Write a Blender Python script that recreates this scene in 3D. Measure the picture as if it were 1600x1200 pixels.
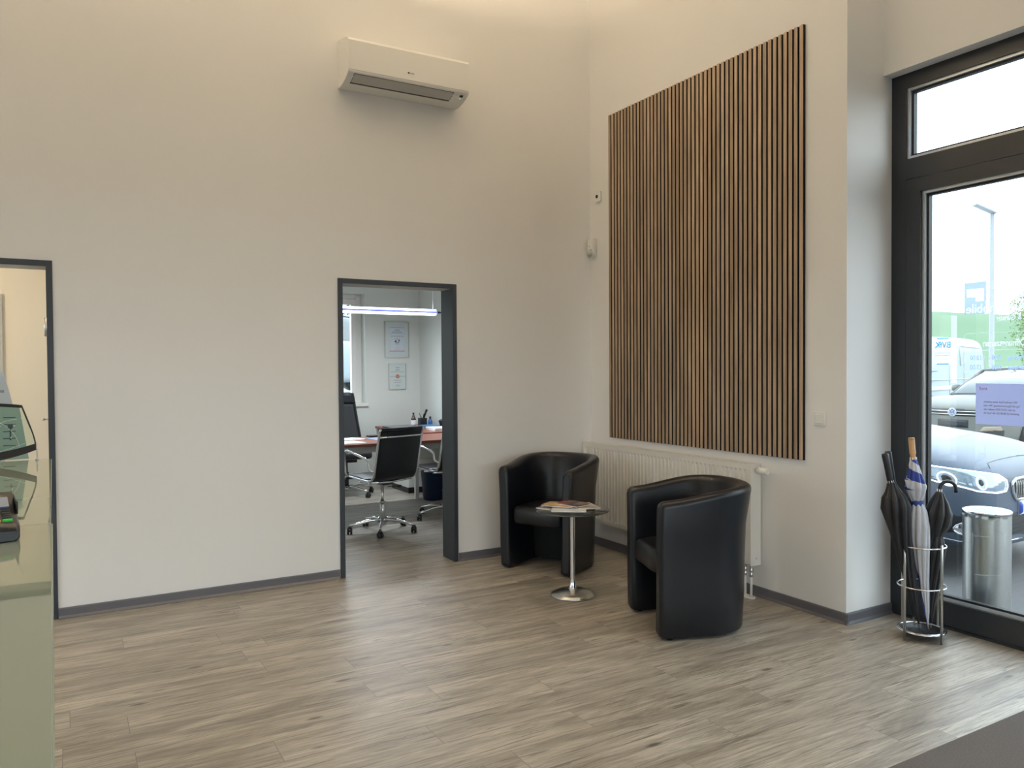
import bpy, bmesh, math, random
from mathutils import Vector, Matrix
from mathutils.bvhtree import BVHTree
PI = math.pi
S = bpy.context.scene
COL = S.collection
for o in list(bpy.data.objects):
    bpy.data.objects.remove(o)

# ------------------------------------------------------------------ camera
cam = bpy.data.cameras.new('camera'); camo = bpy.data.objects.new('camera', cam); COL.objects.link(camo)
S.camera = camo
F_PX = 1209.0
cam.sensor_fit = 'HORIZONTAL'; cam.sensor_width = 36.0; cam.lens = F_PX / 1600 * 36
cam.clip_start = 0.02; cam.clip_end = 2000
vx = Vector((2892 - 800, -(563 - 600), -F_PX)).normalized()      # room X axis seen from the camera
vy = Vector((101 - 800, -(581 - 600), -F_PX)).normalized()       # room Y axis seen from the camera
vz = vx.cross(vy).normalized(); vy = vz.cross(vx).normalized()
camo.matrix_world = Matrix.Translation((0, 0, 1.47)) @ Matrix((vx, vy, vz)).to_4x4()

# ------------------------------------------------------------------ world, colour management
W = bpy.data.worlds.new('overcast_sky'); S.world = W; W.use_nodes = True
nt = W.node_tree; nt.nodes.clear()
out = nt.nodes.new('ShaderNodeOutputWorld'); bg = nt.nodes.new('ShaderNodeBackground')
tc = nt.nodes.new('ShaderNodeTexCoord'); sp = nt.nodes.new('ShaderNodeSeparateXYZ'); cr = nt.nodes.new('ShaderNodeValToRGB')
nt.links.new(tc.outputs['Generated'], sp.inputs[0]); nt.links.new(sp.outputs['Z'], cr.inputs[0])
cr.color_ramp.elements[0].position = 0.0; cr.color_ramp.elements[0].color = (0.84, 0.93, 1.0, 1)
cr.color_ramp.elements[1].position = 0.7; cr.color_ramp.elements[1].color = (0.74, 0.87, 1.0, 1)
nt.links.new(cr.outputs[0], bg.inputs[0]); bg.inputs[1].default_value = 4.6
nt.links.new(bg.outputs[0], out.inputs[0])
S.view_settings.view_transform = 'Standard'; S.view_settings.look = 'None'
S.view_settings.gamma = 1.0; S.view_settings.use_curve_mapping = False
S.view_settings.exposure = 0.10
S.cycles.max_bounces = 10; S.cycles.diffuse_bounces = 6; S.cycles.glossy_bounces = 5
S.cycles.transmission_bounces = 6; S.cycles.transparent_max_bounces = 12
S.cycles.caustics_reflective = False; S.cycles.caustics_refractive = False
S.cycles.sample_clamp_indirect = 6.0

def area(name, loc, rot, sx, sy, power, col, portal=False):
    l = bpy.data.lights.new(name, 'AREA'); l.shape = 'RECTANGLE'; l.size = sx; l.size_y = sy
    l.energy = power; l.color = col; l.cycles.is_portal = portal
    o = bpy.data.objects.new(name, l); COL.objects.link(o); o.location = loc; o.rotation_euler = rot
    return o
# sampling portals in the glazed openings (they give no light of their own)
area('sky_portal', (4.44, 0.2, 1.58), (0, PI/2, 0), 3.1, 5.3, 1, (1, 1, 1), True)
area('sky_portal', (-0.25, -3.62, 1.28), (PI/2, 0, 0), 6.7, 2.4, 1, (1, 1, 1), True)
area('sky_portal', (-4.24, 2.7, 1.0), (0, -PI/2, 0), 1.85, 4.5, 1, (1, 1, 1), True)
area('sky_portal', (2.45, 9.93, 1.75), (-PI/2, 0, 0), 1.7, 1.35, 1, (1, 1, 1), True)

# ------------------------------------------------------------------ materials
def nodes(m):
    m.use_nodes = True; return m.node_tree.nodes, m.node_tree.links
def setp(b, k, v):
    if k in b.inputs: b.inputs[k].default_value = v
def mat(name, col, rough=0.5, metal=0.0, coat=0.0, spec=None, emit=None, es=0.0, noise=0.0, nscale=20.0, bump=0.0, bscale=200.0, trans=0.0, ior=None, sheen=0.0):
    m = bpy.data.materials.new(name); N, L = nodes(m); b = N['Principled BSDF']
    c = (col[0], col[1], col[2], 1)
    b.inputs['Base Color'].default_value = c
    setp(b, 'Roughness', rough); setp(b, 'Metallic', metal); setp(b, 'Coat Weight', coat); setp(b, 'Coat Roughness', 0.04)
    setp(b, 'Transmission Weight', trans); setp(b, 'Sheen Weight', sheen)
    if spec is not None: setp(b, 'Specular IOR Level', spec)
    if ior: setp(b, 'IOR', ior)
    if emit: setp(b, 'Emission Color', (*emit, 1)); setp(b, 'Emission Strength', es)
    t = None
    if noise or bump:
        t = N.new('ShaderNodeTexCoord')
    if noise:
        n = N.new('ShaderNodeTexNoise'); n.inputs['Scale'].default_value = nscale; n.inputs['Detail'].default_value = 4
        L.new(t.outputs['Object'], n.inputs['Vector'])
        mx = N.new('ShaderNodeMix'); mx.data_type = 'RGBA'
        mx.inputs[6].default_value = tuple(x * (1 - noise) for x in col) + (1,)
        mx.inputs[7].default_value = tuple(min(1, x * (1 + noise)) for x in col) + (1,)
        L.new(n.outputs[0], mx.inputs[0]); L.new(mx.outputs[2], b.inputs['Base Color'])
    if bump:
        n2 = N.new('ShaderNodeTexNoise'); n2.inputs['Scale'].default_value = bscale; n2.inputs['Detail'].default_value = 3
        L.new(t.outputs['Object'], n2.inputs['Vector'])
        bp = N.new('ShaderNodeBump'); bp.inputs['Strength'].default_value = bump; bp.inputs['Distance'].default_value = 0.002
        L.new(n2.outputs[0], bp.inputs['Height']); L.new(bp.outputs[0], b.inputs['Normal'])
    return m
def glass_mat(name, tint=(1, 1, 1), refl=1.0):
    # thin architectural pane: clear with fresnel reflection
    m = bpy.data.materials.new(name); N, L = nodes(m); N.clear()
    o = N.new('ShaderNodeOutputMaterial'); t = N.new('ShaderNodeBsdfTransparent'); g = N.new('ShaderNodeBsdfGlossy')
    t.inputs[0].default_value = (*tint, 1); g.inputs['Roughness'].default_value = 0.0
    g.inputs['Color'].default_value = (refl, refl, refl, 1)
    # Schlick reflectance, the same for both faces of the pane
    geo = N.new('ShaderNodeNewGeometry'); dt = N.new('ShaderNodeVectorMath'); dt.operation = 'DOT_PRODUCT'
    L.new(geo.outputs['Incoming'], dt.inputs[0]); L.new(geo.outputs['Normal'], dt.inputs[1])
    def mth(op, a, v=None, rev=False):
        n = N.new('ShaderNodeMath'); n.operation = op; L.new(a, n.inputs[1 if rev else 0])
        if v is not None: n.inputs[0 if rev else 1].default_value = v
        return n.outputs[0]
    k = mth('POWER', mth('SUBTRACT', mth('ABSOLUTE', dt.outputs['Value']), 1.0, True), 5.0)
    k = mth('ADD', mth('MULTIPLY', k, .93), .045)
    mx = N.new('ShaderNodeMixShader'); L.new(k, mx.inputs[0])
    L.new(t.outputs[0], mx.inputs[1]); L.new(g.outputs[0], mx.inputs[2]); L.new(mx.outputs[0], o.inputs[0])
    return m
M = {}
M['wall'] = mat('wall_paint', (0.82, 0.81, 0.79), 0.85, bump=0.12, bscale=260)
M['wall_cream'] = mat('wall_paint_cream', (0.84, 0.78, 0.67), 0.85, bump=0.1, bscale=260)
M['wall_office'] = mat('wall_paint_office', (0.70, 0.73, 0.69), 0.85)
M['ceil'] = mat('ceiling_paint', (0.84, 0.82, 0.78), 0.9)
M['base'] = mat('skirting_vinyl', (0.12, 0.12, 0.135), 0.35)
M['anth'] = mat('anthracite_powder_coat', (0.022, 0.026, 0.032), 0.38)
M['steel_frame'] = mat('anthracite_door_lacquer', (0.027, 0.033, 0.042), 0.42)
M['soffit'] = mat('soffit_paint', (0.72, 0.71, 0.69), 0.8)
M['gasket'] = mat('black_gasket', (0.008, 0.008, 0.01), 0.5)
M['bead'] = mat('glazing_bead_aluminium', (0.62, 0.66, 0.70), 0.3, 0.6)
M['glass'] = glass_mat('window_glass', (0.97, 0.99, 0.98))
M['leather'] = mat('black_faux_leather', (0.008, 0.009, 0.012), 0.30, spec=0.42, bump=0.25, bscale=420)
M['void'] = mat('void_shade_black', (0.006, 0.006, 0.007), 0.9)  # colour stands for the shade under the tub chair seats
M['chrome'] = mat('chrome', (0.80, 0.80, 0.82), 0.10, 1.0)
M['brushed'] = mat('brushed_stainless', (0.62, 0.62, 0.60), 0.28, 1.0, noise=0.06, nscale=60)
M['rad'] = mat('radiator_enamel', (0.80, 0.78, 0.72), 0.35)
M['plastic_w'] = mat('white_plastic', (0.80, 0.79, 0.75), 0.35)
M['plastic_g'] = mat('grey_plastic', (0.50, 0.50, 0.48), 0.4)
M['plastic_k'] = mat('black_plastic', (0.012, 0.012, 0.014), 0.35)
M['mesh_k'] = mat('black_mesh_fabric', (0.03, 0.033, 0.036), 0.8)
M['fabric_k'] = mat('black_nylon', (0.010, 0.010, 0.013), 0.55, sheen=0.2, bump=0.2, bscale=300)
M['fabric_k2'] = mat('black_nylon_faded', (0.016, 0.016, 0.019), 0.6)
M['fabric_w'] = mat('silver_nylon', (0.62, 0.63, 0.68), 0.5)
M['fabric_b'] = mat('blue_nylon', (0.018, 0.045, 0.25), 0.5)
M['wood_h'] = mat('turned_beech', (0.62, 0.36, 0.15), 0.35, coat=0.4, noise=0.15, nscale=40)
M['desk'] = mat('red_brown_laminate', (0.26, 0.085, 0.055), 0.35, noise=0.2, nscale=14)
M['white_lam'] = mat('white_laminate', (0.78, 0.80, 0.76), 0.4)
M['bluebin'] = mat('dark_blue_plastic', (0.012, 0.025, 0.075), 0.4)
M['paper'] = mat('white_paper', (0.85, 0.86, 0.86), 0.7)
M['ink'] = mat('black_ink', (0.03, 0.03, 0.035), 0.6)
M['ink_g'] = mat('grey_ink', (0.25, 0.26, 0.28), 0.6)
M['red'] = mat('red_print', (0.55, 0.04, 0.03), 0.5)
M['cyan'] = mat('cyan_vinyl', (0.03, 0.42, 0.62), 0.5)
def film_mat(name, col, clear, trl=.75):
    # thin translucent foil: lets sky light through, partly clear
    m = bpy.data.materials.new(name); N, L = nodes(m); N.clear()
    o = N.new('ShaderNodeOutputMaterial'); d = N.new('ShaderNodeBsdfDiffuse'); t = N.new('ShaderNodeBsdfTranslucent'); c = N.new('ShaderNodeBsdfTransparent')
    d.inputs[0].default_value = (*col, 1); t.inputs[0].default_value = (*col, 1)
    a = N.new('ShaderNodeMixShader'); a.inputs[0].default_value = trl; b = N.new('ShaderNodeMixShader'); b.inputs[0].default_value = clear
    L.new(d.outputs[0], a.inputs[1]); L.new(t.outputs[0], a.inputs[2]); L.new(a.outputs[0], b.inputs[1]); L.new(c.outputs[0], b.inputs[2]); L.new(b.outputs[0], o.inputs[0])
    return m
M['vinyl_blue'] = film_mat('pale_blue_vinyl', (0.50, 0.62, 0.85), .22)
M['vinyl_w'] = film_mat('white_vinyl', (0.88, 0.90, 0.92), .05, .8)
M['vinyl_g'] = film_mat('grey_white_vinyl', (0.62, 0.72, 0.95), .1)
M['film'] = film_mat('clear_white_film', (0.80, 0.90, 0.95), .6)
M['cyan_film'] = film_mat('cyan_film', (0.05, 0.62, 0.85), .0, .6)
M['counter'] = mat('back_painted_glass', (0.29, 0.345, 0.29), 0.6, coat=1.0, spec=0.0)
M['counter'].node_tree.nodes['Principled BSDF'].inputs['Coat Roughness'].default_value = 0.0
M['counter'].node_tree.nodes['Principled BSDF'].inputs['Coat IOR'].default_value = 1.6
M['glass_edge'] = mat('green_glass_edge', (0.30, 0.36, 0.33), 0.2)
M['counter_body'] = mat('counter_body_lacquer', (0.55, 0.56, 0.53), 0.4)
M['gl_green'] = glass_mat('tinted_screen_glass', (0.78, 0.87, 0.83))
M['gl_table'] = glass_mat('table_glass', (0.72, 0.73, 0.71))
M['grey_card'] = mat('grey_card', (0.47, 0.50, 0.52), 0.5)
M['green_card'] = mat('grey_green_card', (0.27, 0.37, 0.32), 0.5)

def emis(name, col, s):
    return mat(name, (0.8, 0.8, 0.8), 0.5, emit=col, es=s)
M['tube_w'] = emis('tube_light_white', (0.80, 0.88, 1.0), 5.0)
M['tube_b'] = emis('tube_light_blue', (0.05, 0.10, 0.9), 0.9)
M['bulb'] = emis('warm_globe', (1.0, 0.80, 0.55), 4.0)
M['drl'] = emis('lamp_ring_and_rim_glow', (0.95, 0.98, 1.0), 2.2)

def umb_mat():
    m = bpy.data.materials.new('blue_and_silver_nylon'); N, L = nodes(m); b = N['Principled BSDF']; b.inputs['Roughness'].default_value = .5
    t = N.new('ShaderNodeTexCoord'); s = N.new('ShaderNodeSeparateXYZ'); L.new(t.outputs['Object'], s.inputs[0])
    def mth(op, a, c=None, v=None, v0=None):
        n = N.new('ShaderNodeMath'); n.operation = op
        if a is not None: L.new(a, n.inputs[0])
        if v0 is not None: n.inputs[0].default_value = v0
        if c is not None: L.new(c, n.inputs[1])
        if v is not None: n.inputs[1].default_value = v
        return n.outputs[0]
    ang = mth('ARCTAN2', s.outputs['Y'], s.outputs['X'])
    up = mth('GREATER_THAN', s.outputs['Z'], v=.765)
    sw = mth('GREATER_THAN', mth('SINE', mth('ADD', ang, mth('MULTIPLY', s.outputs['Z'], v=62))), v=-.1)
    lo = mth('GREATER_THAN', mth('SINE', mth('ADD', ang, mth('ADD', mth('MULTIPLY', s.outputs['Z'], v=3), v=2.6))), v=.80)
    f = mth('ADD', mth('MULTIPLY', up, sw), mth('MULTIPLY', mth('SUBTRACT', None, up, v0=1), lo))
    mx = N.new('ShaderNodeMix'); mx.data_type = 'RGBA'; L.new(f, mx.inputs[0]); mx.inputs[6].default_value = (.55, .56, .60, 1); mx.inputs[7].default_value = (.015, .04, .28, 1)
    L.new(mx.outputs[2], b.inputs['Base Color']); return m
M['umb'] = umb_mat()
def slat_mat():
    m = bpy.data.materials.new('oak_veneer_slat'); N, L = nodes(m); b = N['Principled BSDF']
    t = N.new('ShaderNodeTexCoord'); oi = N.new('ShaderNodeObjectInfo')
    mp = N.new('ShaderNodeMapping'); mp.inputs['Scale'].default_value = (60, 60, 2.2)
    add = N.new('ShaderNodeVectorMath'); add.operation = 'ADD'
    sc = N.new('ShaderNodeVectorMath'); sc.operation = 'SCALE'; sc.inputs['Scale'].default_value = 37.0
    cmb = N.new('ShaderNodeCombineXYZ'); L.new(oi.outputs['Random'], cmb.inputs[0]); L.new(oi.outputs['Random'], cmb.inputs[2])
    L.new(cmb.outputs[0], sc.inputs[0]); L.new(t.outputs['Object'], mp.inputs[0]); L.new(mp.outputs[0], add.inputs[0]); L.new(sc.outputs[0], add.inputs[1])
    n = N.new('ShaderNodeTexNoise'); n.inputs['Scale'].default_value = 1.0; n.inputs['Detail'].default_value = 5
    L.new(add.outputs[0], n.inputs['Vector'])
    r = N.new('ShaderNodeValToRGB'); r.color_ramp.elements[0].position = .3; r.color_ramp.elements[0].color = (0.26, 0.178, 0.118, 1)
    r.color_ramp.elements[1].position = .75; r.color_ramp.elements[1].color = (0.55, 0.41, 0.285, 1)
    L.new(n.outputs[0], r.inputs[0])
    mr = N.new('ShaderNodeMapRange'); mr.inputs['To Min'].default_value = 0.78; mr.inputs['To Max'].default_value = 1.12
    L.new(oi.outputs['Random'], mr.inputs[0])
    mul = N.new('ShaderNodeVectorMath'); mul.operation = 'SCALE'; L.new(r.outputs[0], mul.inputs[0]); L.new(mr.outputs[0], mul.inputs['Scale'])
    L.new(mul.outputs[0], b.inputs['Base Color']); b.inputs['Roughness'].default_value = 0.6
    return m
M['slat'] = slat_mat()
M['felt'] = mat('black_felt', (0.006, 0.006, 0.007), 0.95)

def floor_mat():
    m = bpy.data.materials.new('vinyl_plank_floor'); N, L = nodes(m); b = N['Principled BSDF']
    t = N.new('ShaderNodeTexCoord')
    def mth(op, a, v=None, c=None):
        n = N.new('ShaderNodeMath'); n.operation = op; L.new(a, n.inputs[0])
        if v is not None: n.inputs[1].default_value = v
        if c is not None: L.new(c, n.inputs[1])
        return n.outputs[0]
    sx = N.new('ShaderNodeSeparateXYZ'); L.new(t.outputs['Object'], sx.inputs[0])
    row = mth('FLOOR', mth('DIVIDE', sx.outputs['Y'], .183))
    wn = N.new('ShaderNodeTexWhiteNoise'); wn.noise_dimensions = '1D'; L.new(row, wn.inputs['W'])
    xo = mth('ADD', sx.outputs['X'], c=mth('MULTIPLY', wn.outputs['Value'], 1.22))
    cx = N.new('ShaderNodeCombineXYZ'); L.new(xo, cx.inputs[0]); L.new(sx.outputs['Y'], cx.inputs[1])
    br = N.new('ShaderNodeTexBrick'); br.offset = 0.0; br.offset_frequency = 2; br.squash = 1; br.squash_frequency = 1
    br.inputs['Scale'].default_value = 1.0; br.inputs['Mortar Size'].default_value = 0.0012; br.inputs['Mortar Smooth'].default_value = 0.3
    br.inputs['Brick Width'].default_value = 1.22; br.inputs['Row Height'].default_value = 0.183
    br.inputs['Color1'].default_value = (0, 0, 0, 1); br.inputs['Color2'].default_value = (1, 1, 1, 1); br.inputs['Mortar'].default_value = (.5, .5, .5, 1)
    L.new(cx.outputs[0], br.inputs['Vector'])
    # offset grain per plank
    sc = N.new('ShaderNodeVectorMath'); sc.operation = 'SCALE'; sc.inputs['Scale'].default_value = 23.0; L.new(br.outputs['Color'], sc.inputs[0])
    add = N.new('ShaderNodeVectorMath'); add.operation = 'ADD'; L.new(t.outputs['Object'], add.inputs[0]); L.new(sc.outputs[0], add.inputs[1])
    def noise(scale, loc, detail=5, rough=.55, dist=0.0):
        mp = N.new('ShaderNodeMapping'); mp.inputs['Scale'].default_value = scale; mp.inputs['Location'].default_value = loc
        L.new(add.outputs[0], mp.inputs[0]); n = N.new('ShaderNodeTexNoise'); n.inputs['Scale'].default_value = 1; n.inputs['Detail'].default_value = detail
        n.inputs['Roughness'].default_value = rough; n.inputs['Distortion'].default_value = dist
        L.new(mp.outputs[0], n.inputs['Vector']); return n
    def ramp(src, p0, c0, p1, c1):
        r = N.new('ShaderNodeValToRGB'); e = r.color_ramp.elements; e[0].position = p0; e[0].color = c0; e[1].position = p1; e[1].color = c1
        L.new(src, r.inputs[0]); return r
    def mix(fac, a, bcol, mode='MIX', facv=None):
        x = N.new('ShaderNodeMix'); x.data_type = 'RGBA'; x.blend_type = mode
        if fac is not None: L.new(fac, x.inputs[0])
        if facv is not None: x.inputs[0].default_value = facv
        L.new(a, x.inputs[6])
        if isinstance(bcol, tuple): x.inputs[7].default_value = bcol
        else: L.new(bcol, x.inputs[7])
        return x.outputs[2]
    big = noise((1.3, 9, 1), (0, 0, 0), 5, .62, 1.2)
    c = ramp(big.outputs[0], .34, (0.25, 0.222, 0.185, 1), .66, (0.475, 0.445, 0.385, 1)).outputs[0]
    fine = noise((6, 120, 1), (3, 1, 0), 5, .65, .4)
    fr = ramp(fine.outputs[0], .36, (0.72, 0.71, 0.69, 1), .60, (1.14, 1.14, 1.14, 1)).outputs[0]
    c = mix(None, c, fr, 'MULTIPLY', 1.0)
    # long dark cracks, broken into strokes
    for sc_, lo, p0, p1, amt in (((2.2, 52, 1), (9, 5, 0), .585, .635, .75), ((4.5, 95, 1), (2, 8, 0), .60, .66, .6)):
        st = noise(sc_, lo, 5, .60, .9)
        sm = ramp(st.outputs[0], p0, (0, 0, 0, 1), p1, (amt, amt, amt, 1)).outputs[0]
        c = mix(sm, c, (0.115, 0.098, 0.078, 1))
    # knots
    mp = N.new('ShaderNodeMapping'); mp.inputs['Scale'].default_value = (2.0, 6.0, 1); L.new(add.outputs[0], mp.inputs[0])
    vo = N.new('ShaderNodeTexVoronoi'); vo.inputs['Scale'].default_value = 1.25; L.new(mp.outputs[0], vo.inputs['Vector'])
    kn = ramp(vo.outputs['Distance'], .045, (0.9, 0.9, 0.9, 1), .12, (0, 0, 0, 1)).outputs[0]
    c = mix(kn, c, (0.085, 0.065, 0.05, 1))
    # plank to plank tone
    tone = ramp(br.outputs['Color'], 0, (0.88, 0.87, 0.86, 1), 1, (1.08, 1.07, 1.06, 1)).outputs[0]
    c = mix(None, c, tone, 'MULTIPLY', 1.0)
    c = mix(br.outputs['Fac'], c, (0.13, 0.11, 0.09, 1))
    L.new(c, b.inputs['Base Color']); b.inputs['Specular IOR Level'].default_value = 1.0
    rr = N.new('ShaderNodeMapRange'); rr.inputs['To Min'].default_value = .34; rr.inputs['To Max'].default_value = .50; L.new(fine.outputs[0], rr.inputs[0])
    L.new(rr.outputs[0], b.inputs['Roughness'])
    bp = N.new('ShaderNodeBump'); bp.inputs['Strength'].default_value = .35; bp.inputs['Distance'].default_value = .0015
    L.new(fine.outputs[0], bp.inputs['Height']); L.new(bp.outputs[0], b.inputs['Normal'])
    return m
M['floor'] = floor_mat()
M['mat'] = mat('entrance_mat_pile', (0.12, 0.108, 0.103), 0.95, noise=0.45, nscale=160, bump=0.8, bscale=350)
M['asphalt'] = mat('asphalt', (0.11, 0.11, 0.112), 0.85, noise=0.25, nscale=45)
M['gravel'] = mat('gravel', (0.50, 0.50, 0.50), 0.9, noise=0.6, nscale=14)
M['grass'] = mat('meadow_grass', (0.085, 0.15, 0.078), 0.9, noise=0.15, nscale=.08)
M['leaf'] = mat('tree_leaf', (0.10, 0.175, 0.035), 0.6, noise=0.5, nscale=2.0)
M['leaf2'] = mat('distant_tree_leaf', (0.12, 0.20, 0.14), 0.8)
M['bark'] = mat('bark', (0.12, 0.09, 0.06), 0.9)

# ------------------------------------------------------------------ mesh builder
def T(x, y, z): return Matrix.Translation((x, y, z))
def RZ(a): return Matrix.Rotation(a, 4, 'Z')
def RX(a): return Matrix.Rotation(a, 4, 'X')
def RY(a): return Matrix.Rotation(a, 4, 'Y')
class MB:
    def __init__(s): s.bm = bmesh.new(); s.mi = 0; s.X = Matrix.Identity(4)
    def _fin(s, verts, faces, smooth):
        for f in faces: f.material_index = s.mi; f.smooth = smooth
    def v(s, p): return s.bm.verts.new(s.X @ Vector(p))
    def box(s, x0, x1, y0, y1, z0, z1, bev=0.0, seg=2, smooth=False):
        c = [(x, y, z) for x in (x0, x1) for y in (y0, y1) for z in (z0, z1)]
        vs = [s.v(p) for p in c]
        idx = [(0, 1, 3, 2), (4, 6, 7, 5), (0, 4, 5, 1), (2, 3, 7, 6), (0, 2, 6, 4), (1, 5, 7, 3)]
        fs = [s.bm.faces.new([vs[i] for i in q]) for q in idx]
        if bev > 0:
            es = list({e for f in fs for e in f.edges})
            r = bmesh.ops.bevel(s.bm, geom=es, offset=bev, segments=seg, profile=0.5, affect='EDGES')
            fs = list({f for f in r['faces']} | {f for f in fs if f.is_valid})
            smooth = True
        s._fin(vs, fs, smooth); return s
    def rings(s, rings, close_u=True, cap0=True, cap1=True, smooth=True, closed_v=False):
        R = [[s.v(p) for p in r] for r in rings]; fs = []
        n = len(R[0]); m = len(R)
        for i in range(m if closed_v else m - 1):
            a, b = R[i], R[(i + 1) % m]
            for j in range(n if close_u else n - 1):
                k = (j + 1) % n
                fs.append(s.bm.faces.new((a[j], a[k], b[k], b[j])))
        s._fin(None, fs, smooth)
        caps = []
        if close_u and not closed_v:
            if cap0: caps.append(s.bm.faces.new(list(reversed(R[0]))))
            if cap1: caps.append(s.bm.faces.new(R[-1]))
        s._fin(None, caps, False)
        return s
    def lathe(s, prof, n=32, cx=0, cy=0, cap=True, flute=0.0, nf=8):
        rs = []
        for r, z in prof:
            rs.append([(cx + r * (1 + (flute * math.cos(nf * a) if flute else 0)) * math.cos(a), cy + r * (1 + (flute * math.cos(nf * a) if flute else 0)) * math.sin(a), z) for a in [2 * PI * i / n for i in range(n)]])
        return s.rings(rs, cap0=cap, cap1=cap)
    def cyl(s, r, z0, z1, n=24, cx=0, cy=0): return s.lathe([(r, z0), (r, z1)], n, cx, cy)
    def tube(s, pts, r, n=10, closed=False, flat=None):
        P = [Vector(p) for p in pts]; m = len(P); rr = r if isinstance(r, (list, tuple)) else [r] * m
        rs = []; up = None
        for i in range(m):
            if closed: d = (P[(i + 1) % m] - P[i - 1])
            else: d = P[min(i + 1, m - 1)] - P[max(i - 1, 0)]
            d.normalize()
            if up is None:
                a = Vector((0, 0, 1)) if abs(d.z) < .9 else Vector((1, 0, 0))
                up = a.cross(d).normalized()
            up = (up - d * up.dot(d)).normalized(); w = d.cross(up)
            fx = flat or 1.0
            rs.append([P[i] + up * math.cos(t) * rr[i] + w * math.sin(t) * rr[i] * fx for t in [2 * PI * k / n for k in range(n)]])
        return s.rings(rs, closed_v=closed)
    def prism(s, poly, a0, a1, axis='z', smooth=False):
        # poly of 2D points extruded along an axis
        def P(u, v, w):
            return {'z': (u, v, w), 'x': (w, u, v), 'y': (u, w, v)}[axis]
        A = [s.v(P(u, v, a0)) for u, v in poly]; B = [s.v(P(u, v, a1)) for u, v in poly]
        fs = [s.bm.faces.new(list(reversed(A))), s.bm.faces.new(B)]; n = len(A)
        sd = [s.bm.faces.new((A[i], A[(i + 1) % n], B[(i + 1) % n], B[i])) for i in range(n)]
        s._fin(None, fs, False); s._fin(None, sd, smooth); return s
    def quad(s, pts):
        f = s.bm.faces.new([s.v(p) for p in pts]); f.material_index = s.mi; return s
    def mesh(s, name, mats, smooth_angle=None):
        bmesh.ops.recalc_face_normals(s.bm, faces=s.bm.faces)
        me = bpy.data.meshes.new(name); s.bm.to_mesh(me); s.bm.free()
        for m in (mats if isinstance(mats, (list, tuple)) else [mats]): me.materials.append(m)
        return me
    def build(s, name, mats, parent=None, loc=None, sub=0, bevel=0.0):
        me = s.mesh(name, mats); o = bpy.data.objects.new(name, me); COL.objects.link(o)
        if parent is not None: o.parent = parent
        if loc is not None: o.location = loc
        if bevel:
            md = o.modifiers.new('bevel', 'BEVEL'); md.width = bevel; md.segments = 2; md.limit_method = 'ANGLE'; md.angle_limit = .7
            md.harden_normals = False
        if sub:
            md = o.modifiers.new('sub', 'SUBSURF'); md.levels = sub; md.render_levels = sub
        return o
def tag(o, label=None, cat=None, group=None, kind=None):
    if label: o['label'] = label
    if cat: o['category'] = cat
    if group: o['group'] = group
    if kind: o['kind'] = kind
    return o
def thing(name, label, cat, loc=(0, 0, 0), rz=0.0, group=None):
    o = bpy.data.objects.new(name, None); COL.objects.link(o); o.location = loc; o.rotation_euler = (0, 0, rz)
    o.empty_display_size = .1
    return tag(o, label, cat, group)
def struct_root(name, loc=(0, 0, 0), label=None):
    o = bpy.data.objects.new(name, None); COL.objects.link(o); o.location = loc; o['kind'] = 'structure'
    if label: o['label'] = label
    return o
def copy_tree(o, parent=None):
    c = o.copy(); COL.objects.link(c)
    if parent is not None: c.parent = parent
    for ch in list(o.children): copy_tree(ch, c)
    return c
def text_obj(name, body, size, m, parent, mtx, ext=0.0004, align='CENTER', sx=1.0, bold=0.0):
    cu = bpy.data.curves.new(name, 'FONT'); cu.body = body; cu.size = size; cu.extrude = ext; cu.align_x = align; cu.align_y = 'CENTER'
    cu.offset = bold; cu.resolution_u = 3
    o = bpy.data.objects.new(name, cu); COL.objects.link(o)
    dg = bpy.context.evaluated_depsgraph_get(); dg.update()
    me = bpy.data.meshes.new_from_object(o.evaluated_get(dg)); me.name = name
    bpy.data.objects.remove(o); bpy.data.curves.remove(cu)
    me.transform(mtx @ Matrix.Diagonal((sx, 1, 1, 1)))
    me.materials.clear(); me.materials.append(m)
    o = bpy.data.objects.new(name, me); COL.objects.link(o)
    if parent is not None: o.parent = parent
    return o
def text_join(name, items, m, parent):
    """several lines of lettering as one mesh; items = (body, size, matrix, align, sx, bold)"""
    bm = bmesh.new()
    for body, size, mtx, al, sx, bold in items:
        o = text_obj('tmp', body, size, m, None, mtx, align=al, sx=sx, bold=bold)
        bm.from_mesh(o.data); me = o.data; bpy.data.objects.remove(o); bpy.data.meshes.remove(me)
    me = bpy.data.meshes.new(name); bm.to_mesh(me); bm.free(); me.materials.append(m)
    o = bpy.data.objects.new(name, me); COL.objects.link(o)
    if parent is not None: o.parent = parent
    return o
FACE_MY = RX(PI/2)                       # text readable from -Y
FACE_PX = RZ(PI/2) @ RX(PI/2)            # text readable from +X (outside)
FACE_MX = RZ(-PI/2) @ RX(PI/2)           # text readable from -X
def rot_to(a, b, roll=0):
    """matrix taking +Z to the direction a->b, origin at a"""
    a = Vector(a); d = (Vector(b) - a).normalized()
    q = d.to_track_quat('Z', 'Y').to_matrix().to_4x4()
    return Matrix.Translation(a) @ q @ RZ(roll)
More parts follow.
